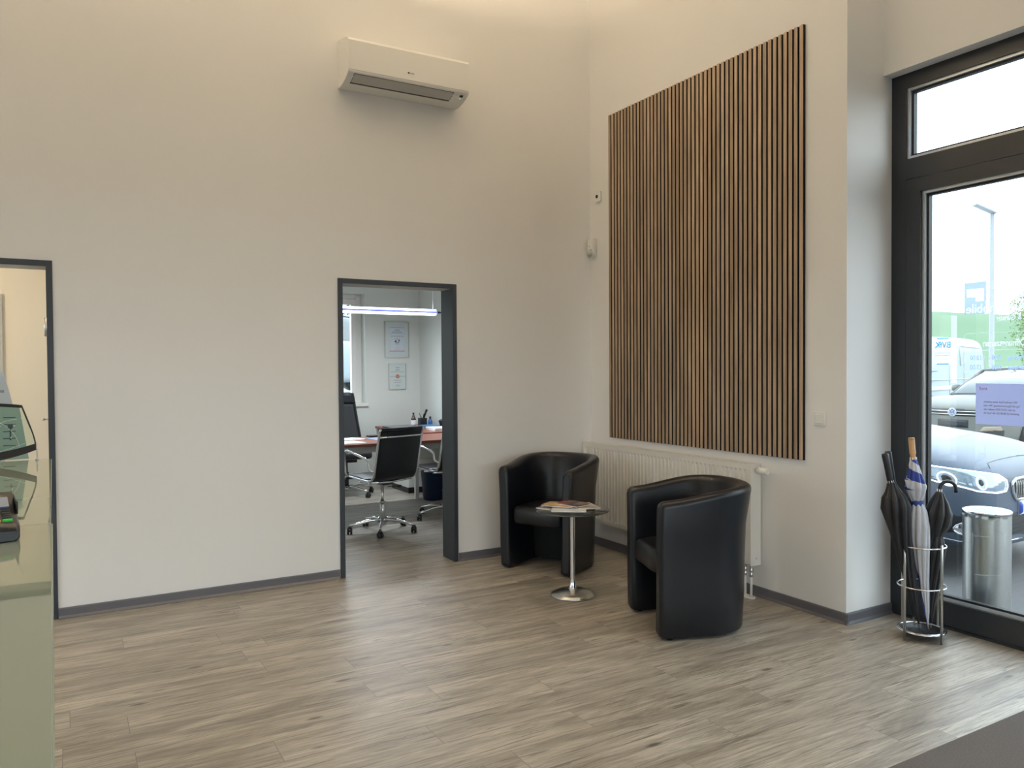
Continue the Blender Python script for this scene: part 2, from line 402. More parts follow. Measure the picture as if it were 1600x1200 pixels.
# ================================================================== SETTING
YB, YO0 = 5.326, 5.512            # front and office faces of the back wall
XS, YN = 3.845, 2.854             # slat wall plane, niche wall plane
CEIL = 5.0
def structure(name, mb, m, parent=None, **k):
    o = mb.build(name, m, parent, **k); o['kind'] = 'structure'; return o
structure('floor', MB().box(-4.1, 4.33, -3.62, 9.62, -0.015, 0.0), M['floor'])
structure('ground', MB().box(-60, 120, -60, 120, -0.22, -0.02), M['asphalt'])
structure('ceiling', MB().box(-4.2, 4.6, -3.8, 5.6, CEIL, CEIL + .1), M['ceil'])
b = MB()                           # back wall with two door openings
b.box(-4.2, -1.0, YB, YO0, 0, CEIL); b.box(-1.0, -0.072, YB, YO0, 2.105, CEIL); b.box(-0.072, 1.69, YB, YO0, 0, CEIL)
b.box(1.69, 2.572, YB, YO0, 2.098, CEIL); b.box(2.572, XS, YB, YO0, 0, CEIL)
structure('wall_back', b, M['wall'])
structure('wall_right', MB().box(XS, 4.47, YN, YO0, 0, CEIL), M['wall'])
b = MB(); b.box(4.17, 4.47, -3.8, YN, 3.167, CEIL); b.box(4.17, 4.47, -3.8, -2.5, 0, 3.167)
structure('wall_entrance', b, M['wall'])
b = MB(); b.box(-4.2, -4.1, -3.8, .5, 0, CEIL); b.box(-4.2, -4.1, 4.9, YB, 0, CEIL); b.box(-4.2, -4.1, .5, 4.9, 1.9, CEIL); b.box(-4.2, -4.1, .5, 4.9, 0, .1)
structure('wall_left', b, M['wall'])
b = MB(); b.box(-4.2, -3.6, -3.8, -3.6, 0, CEIL); b.box(3.1, 4.17, -3.8, -3.6, 0, CEIL); b.box(-3.6, 3.1, -3.8, -3.6, 2.45, CEIL); b.box(-3.6, 3.1, -3.8, -3.6, 0, .1)
structure('wall_front', b, M['wall'])

# rear glazing of the room (behind the camera)
w = struct_root('window_4')
b = MB()
for x in (-3.6, -1.98, -0.31, 1.36, 3.03): b.box(x, x + .07, -3.74, -3.66, .1, 2.45)
b.box(-3.6, 3.1, -3.74, -3.66, .1, .17); b.box(-3.6, 3.1, -3.74, -3.66, 2.38, 2.45)
b.build('window_frame', M['anth'], w)
MB().quad([(-3.6, -3.7, .1), (3.1, -3.7, .1), (3.1, -3.7, 2.45), (-3.6, -3.7, 2.45)]).build('pane', M['glass'], w)

w = struct_root('added_side_window')        # unseen glazing added in the left wall to brighten the lower back wall
b = MB()
for y in (.5, 1.92, 3.36, 4.83): b.box(-4.18, -4.12, y, y + .07, .1, 1.9)
b.box(-4.18, -4.12, .5, 4.9, .1, .16); b.box(-4.18, -4.12, .5, 4.9, 1.84, 1.9)
b.build('window_frame', M['anth'], w)
MB().quad([(-4.15, .5, .1), (-4.15, 4.9, .1), (-4.15, 4.9, 1.9), (-4.15, .5, 1.9)]).build('pane', M['glass'], w)
# skirting: flat strip with a light toe
def skirt(name, p0, p1, nrm):
    p0 = Vector((*p0, 0)); p1 = Vector((*p1, 0)); n = Vector((*nrm, 0))
    b = MB()
    prof = [(0, 0), (.024, 0), (.024, .003), (.0125, .016), (.012, .055), (.009, .062), (0, .062)]
    b.rings([[p0 + n * u + Vector((0, 0, v)) for u, v in prof], [p1 + n * u + Vector((0, 0, v)) for u, v in prof]], smooth=False)
    return structure(name, b, M['base'])
skirt('baseboard_back', (-.052, YB), (1.662, YB), (0, -1))
skirt('baseboard_corner', (2.597, YB), (XS, YB), (0, -1))
skirt('baseboard_right', (XS, YB), (XS, YN - .02), (-1, 0))
skirt('baseboard_niche', (XS - .02, YN), (4.25, YN), (0, -1))
skirt('baseboard_left', (-4.1, -3.6), (-4.1, YB), (1, 0))

# steel door linings
def lining(name, xa, xb, ztop, face, hinge=False):
    r = struct_root(name)
    yf, yb = YB - .012, YO0 + .012
    b = MB()
    for s0, s1 in ((xa, xa + face), (xb - face, xb)):
        b.box(s0, s1, yf, yf + .02, 0, ztop); b.box(s0, s1, yb - .02, yb, 0, ztop)
    b.box(xa + face, xb - face, yf, yf + .02, ztop - face, ztop); b.box(xa + face, xb - face, yb - .02, yb, ztop - face, ztop)
    # jamb faces lining the reveal
    b.box(xa + face - .012, xa + face, yf + .02, yb - .02, 0, ztop - face)
    b.box(xb - face, xb - face + .012, yf + .02, yb - .02, 0, ztop - face)
    b.build('door_frame', M['steel_frame'], r, bevel=.0015)
    MB().box(xa + face, xb - face, yf + .02, yb - .02, ztop - face - .001, ztop - face + .012).build('reveal_head', M['soffit'], r)
    return r
lining('door_1', 1.668, 2.590, 2.116, .034)
dl = lining('door_2', -0.99, -0.054, 2.126, .034)
b = MB()
for z in (1.68, 0.28): b.cyl(.009, z, z + .11, 12, -.0915, YB - .005)
b.build('hinge', M['brushed'], dl)
b = MB(); b.X = T(-.088, 5.44, 1.185) @ RY(-PI/2) @ Matrix.Scale(.6, 4); b.lathe([(.008, 0), (.008, .016), (.006, .018), (.006, .03), (.012, .034), (.013, .05), (.008, .056)], 14)
b.build('latch', M['brushed'], dl)

# entrance glazing: post, transom light above, glazed leaf below
def glazing(n_win, n_door, y1, y0, left_wide, letters=False):
    xf, xb = 4.252, 4.330; fl = .089 if left_wide else .05; fr = .05
    def frame(zs0, zs1, yl, yr, z0, z1, bw=.02):
        # bead + gasket round an opening yl..yr, z0..z1
        bd = MB(); xg = xf + .012
        bd.box(xg, xb - .01, yl - bw, yl, z0, z1); bd.box(xg, xb - .01, yr, yr + bw, z0, z1)
        bd.box(xg, xb - .01, yr + bw, yl - bw, z1 - bw * .8, z1); bd.box(xg, xb - .01, yr + bw, yl - bw, z0, z0 + bw * .8)
        gk = MB(); xk = xg + .014; g = .012
        gk.box(xk, xb - .02, yl - bw - g, yl - bw, z0 + bw * .8, z1 - bw * .8); gk.box(xk, xb - .02, yr + bw, yr + bw + g, z0 + bw * .8, z1 - bw * .8)
        gk.box(xk, xb - .02, yr + bw + g, yl - bw - g, z1 - bw * .8 - g, z1 - bw * .8); gk.box(xk, xb - .02, yr + bw + g, yl - bw - g, z0 + bw * .8, z0 + bw * .8 + g)
        return bd, gk
    w = struct_root(n_win)
    b = MB(); zt0, zt1 = 2.60, 3.167
    b.box(xf, xb, y1 - fl, y1, zt0, zt1); b.box(xf, xb, y0, y0 + fr, zt0, zt1)
    b.box(xf, xb, y0 + fr, y1 - fl, zt1 - .085, zt1); b.box(xf, xb, y0 + fr, y1 - fl, zt0, 2.672)
    b.build('window_frame', M['anth'], w)
    bd, gk = frame(0, 0, y1 - fl, y0 + fr, 2.672, zt1 - .085)
    bd.build('glazing_bead', M['bead'], w); gk.build('gasket', M['gasket'], w)
    MB().box(4.290, 4.2905, y0 + fr + .02, y1 - fl - .02, 2.69, 3.07).build('pane', M['glass'], w)
    d = struct_root(n_door)
    b = MB()
    b.box(xf, xb, y1 - fl, y1, 0, zt0); b.box(xf, xb, y0, y0 + fr, 0, zt0); b.box(xf, xb, y0 + fr, y1 - fl, 2.556, zt0)
    b.box(xf - .004, xb + .02, y0 + fr, y1 - fl, 0, .014)
    b.build('door_frame', M['anth'], d)
    a1, a0 = y1 - fl - .005, y0 + fr + .005; st = .088
    b = MB(); lx = xf - .006
    b.box(lx, xb - .008, a1 - st, a1, .020, 2.551); b.box(lx, xb - .008, a0, a0 + st, .020, 2.551)
    b.box(lx, xb - .008, a0 + st, a1 - st, 2.472, 2.551); b.box(lx, xb - .008, a0 + st, a1 - st, .020, .152)
    b.build('door_leaf', M['anth'], d)
    bd, gk = frame(0, 0, a1 - st, a0 + st, .152, 2.472)
    bd.build('glazing_bead', M['bead'], d); gk.build('gasket', M['gasket'], d)
    MB().box(4.290, 4.2905, a0 + st + .02, a1 - st - .02, .17, 2.455).build('pane', M['glass'], d)
    b = MB(); yy = a0 + .04
    b.tube([(lx, yy, 1.02), (lx - .05, yy, 1.02)], .011); b.tube([(lx - .05, yy, 1.02), (lx - .052, yy + .12, 1.02)], .010)
    b.box(lx - .006, lx, yy - .016, yy + .016, .93, 1.10)
    b.build('door_handle', M['brushed'], d)
    return d
ent = glazing('window_1', 'door_3', YN, 1.60, True)
glazing('window_2', 'door_4', 1.60, .346, False); glazing('window_3', 'door_5', .346, -.908, False); glazing('window_5', 'door_6', -.908, -2.5, False)

# lettering on the outside of the entrance pane (reads from the car park)
XG = 4.2912
def gtext(body, size, y, z, al='RIGHT', sx=.8, bold=.0006):
    return (body, size, T(4.2893, y, z) @ FACE_PX, al, sx, bold)
text_join('lettering', [gtext('Automobile', .070, 2.437, 1.779, sx=.92, bold=.0012), gtext('Gut & Günstig', .040, 2.275, 1.722, sx=.78, bold=.0008),
    gtext('Öffnungszeiten', .050, 2.345, 1.590, sx=.72, bold=.001)], M['vinyl_w'], ent)
text_join('opening_hours', [gtext('18.00', .036, 2.412, 1.513), gtext('Freitag    8.00 -', .036, 2.315, 1.513), gtext('Montag -', .036, 2.075, 1.513),
    gtext('12.00', .036, 2.412, 1.462), gtext('Samstag    9.00 -', .036, 2.315, 1.462)], M['vinyl_g'], ent)
b = MB()                          # thin rounded outline round the hours and the rule below the heading
def yz_frame(b, ya, yb, za, zb, t=.0022, r=.02):
    pts = []
    for cy, cz, a0 in ((yb - r, zb - r, 0), (ya + r, zb - r, PI/2), (ya + r, za + r, PI), (yb - r, za + r, 3*PI/2)):
        for k in range(5):
            a = a0 + PI/2 * k / 4; pts.append((XG, cy + r * math.cos(a), cz + r * math.sin(a)))
    b.tube(pts, t * .5, 6, closed=True)
yz_frame(b, 1.86, 2.447, 1.425, 1.648)
b.box(XG - .0005, XG + .0005, 1.88, 2.41, 1.5535, 1.5555)
b.build('outline', M['vinyl_w'], ent)
b = MB()                          # square emblem with the letter F cut out, and the crescent ring next to it
def yzquad(b, ya, yb, za, zb): b.box(XG - .001, XG - .0002, ya, yb, za, zb)
y0, y1, z0, z1 = 2.328, 2.445, 1.754, 1.925      # letter runs towards +Y (mirrored from inside)
Fy0, Fy1 = 2.342, 2.432
yzquad(b, y0, y1, 1.888, z1); yzquad(b, y0, Fy0, z0, 1.888); yzquad(b, Fy1, y1, z0, 1.888)
yzquad(b, 2.384, Fy1, z0, 1.846); yzquad(b, 2.386, Fy1, 1.864, 1.869); yzquad(b, Fy0, 2.384, z0, 1.822)
emb = b.build('emblem', M['vinyl_blue'], ent)
ctx = text_obj('cut', 'Automobile', .070, M['vinyl_w'], None, T(XG - .0006, 2.437, 1.779) @ FACE_PX, ext=.003, align='RIGHT', sx=.92, bold=.0012)
bmx = bmesh.new(); bmx.from_mesh(ctx.data); bmesh.ops.remove_doubles(bmx, verts=bmx.verts, dist=1e-6); bmesh.ops.recalc_face_normals(bmx, faces=bmx.faces); bmx.to_mesh(ctx.data); bmx.free()
md = emb.modifiers.new('cut', 'BOOLEAN'); md.operation = 'DIFFERENCE'; md.object = ctx; md.solver = 'EXACT'; md.use_self = True
dg = bpy.context.evaluated_depsgraph_get(); dg.update(); me = bpy.data.meshes.new_from_object(emb.evaluated_get(dg)); emb.modifiers.clear(); print('EMBLEM', len(emb.data.polygons), len(me.polygons))
if len(me.polygons) > 60: emb.data = me
bpy.data.objects.remove(ctx)
b = MB()
outer = [(2.235 + .105 * math.cos(a), 1.850 + .040 * math.sin(a)) for a in [PI * .12 + 2 * PI * k / 48 * .88 + PI*0 for k in range(49)]]
inner = [(2.245 + .092 * math.cos(a), 1.850 + .031 * math.sin(a)) for a in [PI * .12 + 2 * PI * k / 48 * .88 for k in range(49)]]
b.rings([[(XG - .001, *p) for p in outer], [(XG - .001, *p) for p in inner]], close_u=False)
b.build('crescent', M['vinyl_blue'], ent)

# association sticker
st = thing('sticker', 'small white sticker with cyan BVfK lettering on the entrance glass', 'sticker', (XG + .0006, 2.565, 1.555))
MB().box(-.0002, .0002, -.050, .050, -.078, .030).build('backing', M['film'], st)
o = text_obj('lettering', 'BVfK', .050, M['cyan_film'], st, T(.0006, 0, .045 - .012) @ FACE_PX, sx=.9, bold=.0006)
for z_ in (.068, -.076): MB().box(-.0004, .0006, -.034, .034, z_, z_ + .006).build('cyan_bar', M['cyan_film'], st)
b = MB(); b.box(.0002, .0006, -.046, .046, -.012, -.009); b.box(.0002, .0006, -.046, .046, -.026, -.023); b.build('grey_rule', M['vinyl_g'], st)

# notice taped to the inside of the glass
pn = mat('backlit_notice_paper', (0.62, 0.65, 0.82), 0.8)
N_, L_ = nodes(pn); trn = N_.new('ShaderNodeBsdfTranslucent'); trn.inputs[0].default_value = (0.62, 0.68, 0.90, 1)
mxs = N_.new('ShaderNodeMixShader'); mxs.inputs[0].default_value = .5
L_.new(N_['Principled BSDF'].outputs[0], mxs.inputs[1]); L_.new(trn.outputs[0], mxs.inputs[2]); L_.new(mxs.outputs[0], N_['Material Output'].inputs[0])
nr = thing('notice', 'lilac landscape paper notice taped to the entrance glass', 'notice', (4.2885, 2.232, 1.265))
MB().box(-.0003, .0003, -.148, .148, -.110, .110).build('sheet', pn, nr)
lines = ['Wir werden Euch einen anderen', 'Tag mit Eigenrenovierung. Wir sind', 'ab dem 30.03.2025 wieder wie', 'gewohnt ab 08.00 Uhr für Euch da']
text_join('printed_text', [(t, .016, T(-.0006, .105, .012 - .020 * i) @ FACE_PX, 'RIGHT', .8, .0002) for i, t in enumerate(lines)], mat('notice_ink', (0.33, 0.33, 0.46), 0.7), nr)
text_obj('letterhead', 'mcf', .026, mat('violet_ink', (0.35, 0.10, 0.30), 0.6), nr, T(-.0006, .108, .083) @ FACE_PX, sx=1.1)

# entrance mat
tag(MB().box(1.9, 4.16, -1.2, 1.738, 0.0, .006).build('entrance_mat', M['mat']), 'dark brown-grey entrance mat on the floor before the glass door', 'doormat')

# ------------------------------------------------------------------ office and left-hand room
b = MB(); b.box(4.12, 4.47, YO0, 9.95, 0, 2.9)
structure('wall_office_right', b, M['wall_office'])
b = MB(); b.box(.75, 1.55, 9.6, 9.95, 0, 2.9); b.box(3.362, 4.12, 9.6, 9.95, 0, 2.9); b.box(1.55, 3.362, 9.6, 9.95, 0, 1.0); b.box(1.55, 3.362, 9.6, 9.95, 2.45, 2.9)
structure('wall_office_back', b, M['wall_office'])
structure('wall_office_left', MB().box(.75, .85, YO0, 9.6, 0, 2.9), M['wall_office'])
structure('ceiling_office', MB().box(-4.2, 4.47, YO0, 9.95, 2.75, 2.9), M['ceil'])
w = struct_root('window_6')
b = MB(); zb, zt = 1.04, 2.45
b.box(3.29, 3.362, 9.74, 9.82, zb, zt); b.box(1.55, 1.62, 9.74, 9.82, zb, zt); b.box(1.62, 3.29, 9.74, 9.82, zt - .06, zt); b.box(1.62, 3.29, 9.74, 9.82, zb, zb + .06)
b.build('window_frame', M['plastic_w'], w, bevel=.004)
b = MB(); b.box(3.222, 3.285, 9.72, 9.79, zb + .065, zt - .065); b.box(2.42, 2.50, 9.72, 9.79, zb + .065, zt - .065); b.box(1.625, 1.69, 9.72, 9.79, zb + .065, zt - .065)
b.box(1.69, 3.222, 9.72, 9.79, zb + .065, zb + .135); b.box(1.69, 3.222, 9.72, 9.79, zt - .135, zt - .065)
b.build('sash', M['plastic_w'], w, bevel=.004)
MB().box(1.66, 3.24, 9.755, 9.756, zb + .1, zt - .1).build('pane', M['glass'], w)
MB().box(1.50, 3.39, 9.56, 9.74, 1.0, 1.04, bev=.006).build('window_sill', M['plastic_w'], w)
# left-hand room
structure('wall_hall_back', MB().box(-4.2, .75, 7.5, 7.65, 0, 2.75), M['wall_cream'])
w = struct_root('door_7')
b = MB(); b.box(-.50, -.43, 7.475, 7.5, 0, 2.10); b.box(-1.40, -1.33, 7.475, 7.5, 0, 2.10); b.box(-1.33, -.50, 7.475, 7.5, 2.03, 2.10); b.build('door_frame', M['plastic_g'], w)
b = MB(); b.box(-1.33, -.50, 7.485, 7.5, 0.005, 2.03); b.build('door_leaf', M['plastic_w'], w)

# ------------------------------------------------------------------ ceiling lamps (above the picture)
gl = None
def bowl(x, y, power, col, label):
    # opaque bowl uplighter hanging from the ceiling
    t = thing('pendant_uplight', label, 'lamp', (x, y, 4.0), group='bowl uplights under the high ceiling')
    MB().lathe([(.02, 0), (.12, .01), (.20, .05), (.24, .10), (.235, .10), (.19, .055), (.11, .02), (.02, .012)], 36).build('bowl', M['brushed'], t)
    b = MB(); b.tube([(0, 0, .005), (0, 0, CEIL - 4.0)], .006, 8); b.build('rod', M['brushed'], t)
    MB().lathe([(.012, .06), (.205, .06), (.205, .066), (.012, .066)], 32).build('diffuser', M['bulb'], t)
    l = bpy.data.lights.new('uplight', 'AREA'); l.shape = 'DISK'; l.size = .40; l.energy = power; l.color = col
    lo = bpy.data.objects.new('uplight', l); COL.objects.link(lo); lo.parent = t; lo.location = (0, 0, .085); lo.rotation_euler = (PI, 0, 0)
    return t
def globe(x, y, z, power, col, label, r=.16, drop=None):
    t = thing('pendant_globe', label, 'lamp', (x, y, z), group='globe pendants under the high ceiling')
    MB().lathe([(r * math.sin(a), -r * math.cos(a)) for a in [PI * (k + .02) / 16 * .999 for k in range(16)]] + [(.02, r)], 32).build('lamp_shade', M['bulb'], t)
    top = drop - z
    MB().tube([(0, 0, r), (0, 0, top)], .004).build('cable', M['plastic_k'], t)
    l = bpy.data.lights.new('globe_light', 'POINT'); l.energy = power; l.color = col; l.shadow_soft_size = r
    lo = bpy.data.objects.new('globe_light', l); COL.objects.link(lo); lo.parent = t; lo.location = (0, 0, -r - .2)
    return t
WARM = (1.0, .79, .54)
for x, y, nm in ((-1.5, 4.2, 'nearest the left wall'), (.3, 4.35, 'above the reception counter'), (2.1, 4.1, 'in front of the air conditioner'), (3.0, 2.6, 'beside the entrance glazing'), (-1.0, -.8, 'in the rear of the room')):
    bowl(x, y, 38, WARM, 'steel bowl uplight pendant ' + nm)
globe(-1.2, 6.5, 2.30, 20, (1.0, .80, .55), 'white glass globe pendant in the room behind the left doorway', r=.10, drop=2.75)
# ================================================================== WALL OBJECTS
# slatted acoustic panel
sp_ = thing('slat_panel', 'large panel of vertical oak slats on black felt on the wall above the radiator', 'wall panel', (XS, 0, 0))
ya, yb = 3.137, 5.036; n = 48; pitch = (yb - ya) / n
MB().box(-.010, -.0012, ya, yb, .91, 3.505).build('felt_backing', M['felt'], sp_)
sl = None
for k in range(n):
    if sl is None:
        b = MB(); b.mi = 1; b.box(-.0200, -.0102, .0003, .0245, .9105, 3.5045); b.mi = 0; b.box(-.0225, -.0201, 0, .0248, .91, 3.505)
        sl = b.build('slat', [M['slat'], M['felt']], sp_); sl.location = (0, ya + .001, 0)
    else:
        c = sl.copy(); COL.objects.link(c); c.location = (0, ya + .001 + k * (yb - ya - .0258) / (n - 1), 0)

# air conditioner
ac = thing('air_conditioner', 'white wall-mounted split air conditioner high on the back wall', 'air conditioner', (1.685, YB, 0))
def P_ac(inset=0):
    return [(0, 3.437), (-.045, 3.434), (-.10, 3.440), (-.155, 3.452), (-.20, 3.468), (-.228, 3.486), (-.2305, 3.495), (-.2315, 3.600), (-.231, 3.700), (-.222, 3.716), (-.18, 3.735), (-.10, 3.755), (-.03, 3.768), (0, 3.768)]
L = .913
b = MB(); b.rings([[(x, y, z) for y, z in P_ac()] for x in (0, .004, L - .004, L)], smooth=False)
b.build('housing', M['plastic_w'], ac, bevel=.004)
fp = [(-.2325, 3.500), (-.2345, 3.503), (-.2350, 3.600), (-.2340, 3.700), (-.224, 3.7175), (-.2225, 3.7165), (-.2310, 3.700), (-.2315, 3.6)]
b = MB(); b.rings([[(x, y, z) for y, z in fp] for x in (.003, L - .003)], smooth=False); b.build('front_panel', M['plastic_w'], ac)
# the air outlet flap lies in the curved underside
def und(t):    # point on the underside polyline
    q = [(-.228, 3.486), (-.20, 3.468), (-.155, 3.452), (-.10, 3.440), (-.045, 3.434)]
    f = t * (len(q) - 1); i = min(int(f), len(q) - 2); f -= i
    return (q[i][0] * (1 - f) + q[i + 1][0] * f, q[i][1] * (1 - f) + q[i + 1][1] * f)
b = MB(); ts = [.06, .2, .35, .5, .64]
b.rings([[(x, und(t)[0], und(t)[1] - .0008) for t in ts] + [(x, und(t)[0], und(t)[1] + .003) for t in reversed(ts)] for x in (.045, .795)], smooth=False); b.build('outlet_slot', M['plastic_k'], ac)
b = MB(); ts = [.09, .2, .35, .5, .55]
b.rings([[(x, und(t)[0], und(t)[1] - .0035) for t in ts] + [(x, und(t)[0], und(t)[1] - .0009) for t in reversed(ts)] for x in (.048, .790)], smooth=False); b.build('outlet_flap', M['plastic_g'], ac)
b = MB(); u = und(.22); b.X = T(.862, u[0], u[1] - .001) @ RX(-.45); b.box(-.012, .012, -.010, .010, -.0015, .001); b.build('display', M['plastic_k'], ac)
b = MB(); u = und(.38); b.X = T(.862, u[0], u[1] - .001) @ RX(-.3); b.cyl(.004, -.0015, .001); b.build('indicator_light', emis('indicator', (1, 1, 1), 1.0), ac)
b = MB(); b.X = T(.436, -.2352, 3.551) @ RX(PI/2); b.cyl(.0065, 0, .001, 20); b.build('logo_dot', M['ink'], ac)
text_obj('logo', 'GREE', .013, M['ink_g'], ac, T(.462, -.2356, 3.5505) @ FACE_MY, sx=1.2)

# small detectors on the slat wall
d = thing('sensor_box', 'small square white sensor box with a black lens on the wall', 'sensor', (XS, 5.190, 2.885))
MB().box(-.022, 0, -.034, .034, -.040, .040, bev=.006).build('housing', M['plastic_w'], d)
b = MB(); b.X = T(-.022, .006, .002) @ RY(-PI/2); b.lathe([(.014, -.002), (.014, .004), (.009, .008)], 20); b.build('lens', M['plastic_k'], d)
d = thing('motion_detector', 'white rounded motion detector on the wall left of the slat panel', 'motion detector', (XS - .001, 5.262, 2.475))
b = MB(); pts = [(-.040, .075), (.040, .075)] + [(.040 * math.cos(a), -.045 - .040 * math.sin(a)) for a in [PI * k / 14 for k in range(15)]]
b.prism(pts, -.045, 0, 'x'); b.build('housing', M['plastic_w'], d, bevel=.010)
b = MB(); b.X = T(-.040, 0, -.045) @ RY(-PI/2); b.lathe([(.034, 0), (.034, .006), (.028, .012), (.015, .016), (.002, .017)], 28); b.build('lens', M['plastic_g'], d)
b = MB(); b.X = T(-.045, .008, .012) @ RY(-PI/2); b.cyl(.004, 0, .002, 12); b.build('indicator', M['plastic_k'], d)

# light switch
d = thing('light_switch', 'white square light switch on the wall right of the slat panel', 'light switch', (XS, 3.030, 1.165))
MB().box(-.010, 0, -.041, .041, -.041, .041, bev=.004).build('cover_frame', M['plastic_w'], d)
b = MB(); b.X = T(-.010, 0, 0) @ RY(.05); b.box(-.005, .001, -.028, .028, -.028, .028, bev=.0025); b.build('rocker', M['plastic_w'], d)

# radiator
rd = thing('radiator', 'white ribbed panel radiator on the wall under the slat panel', 'radiator', (XS, 3.474, .212))
RL, RH, xf_, xb_ = 1.832, .640, -.097, -.012
b = MB()                          # corrugated front plate
ng = 45; gp = (RL - .05) / ng; ys = []; ds = []
for k in range(ng):
    y0_ = .025 + k * gp
    for f, d_ in ((0, 0), (.30, 0), (.42, 1), (.78, 1), (.90, 0)): ys.append(y0_ + f * gp); ds.append(d_)
ys = [0] + ys + [RL]; ds = [0] + ds + [0]
rows = [(.0, 0), (.030, 0), (.045, 1), (RH - .045, 1), (RH - .030, 0), (RH, 0)]
b.rings([[(xf_ + .008 * dd * r_, y_, z_) for y_, dd in zip(ys, ds)] for z_, r_ in rows], close_u=False, smooth=False)
o = b.build('front_plate', M['rad'], rd)
b = MB(); b.box(xb_, xb_ + .004, 0, RL, .0, RH)
for q in (0, RL - .0015): b.box(xf_, xb_, q, q + .0015, .0, RH)
b.box(xf_ - .003, xb_ + .004, -.0015, .0, -.004, RH + .004, bev=.0006); b.box(xf_ - .003, xb_ + .004, RL, RL + .0015, -.004, RH + .004)
b.box(xf_, xb_, .002, RL - .002, .0, .003)
b.build('side_cover', M['rad'], rd)
b = MB(); z = RH
b.box(xf_ - .002, xf_ + .010, 0, RL, z, z + .005); b.box(xb_ - .008, xb_ + .004, 0, RL, z, z + .005); b.box(-.060, -.052, 0, RL, z, z + .005)
k = .01
while k < RL - .01: b.box(xf_ + .008, xb_ - .006, k, k + .006, z - .001, z + .003); k += .022
b.build('top_grille', M['rad'], rd)
b = MB(); b.X = T(-.052, -.002, RH - .035) @ RX(PI/2); b.lathe([(.012, 0), (.012, .018), (.019, .020), (.023, .024), (.024, .060), (.022, .066), (.0215, .090), (.018, .096)], 24)
b.build('thermostat_knob', M['plastic_w'], rd)
b = MB(); b.X = T(-.045, -.0015, .045) @ RX(PI/2); b.lathe([(.011, 0), (.011, .005), (.009, .008)], 18); b.build('vent_plug', M['plastic_w'], rd)
for q in (.012, .062):
    b = MB(); b.cyl(.008, -.212 + .012, -.045, 14, -.080 - 0.0, q); b.build('pipe', M['plastic_w'], rd)
    b = MB(); b.lathe([(.008, -.075), (.013, -.070), (.013, -.052), (.010, -.048), (.014, -.040), (.014, -.022), (.009, -.016), (.009, .001)], 16, -.080, q); b.build('valve', M['brushed'], rd)
b = MB(); pts = [(-.080 + .026 * math.cos(a), .037 + (.025 if math.sin(a) > 0 else -.025) + .026 * math.sin(a)) for a in [2 * PI * k / 28 for k in range(28)]]
b.prism(pts, -.212, -.200); b.build('pipe_rosette', M['plastic_w'], rd, bevel=.003)

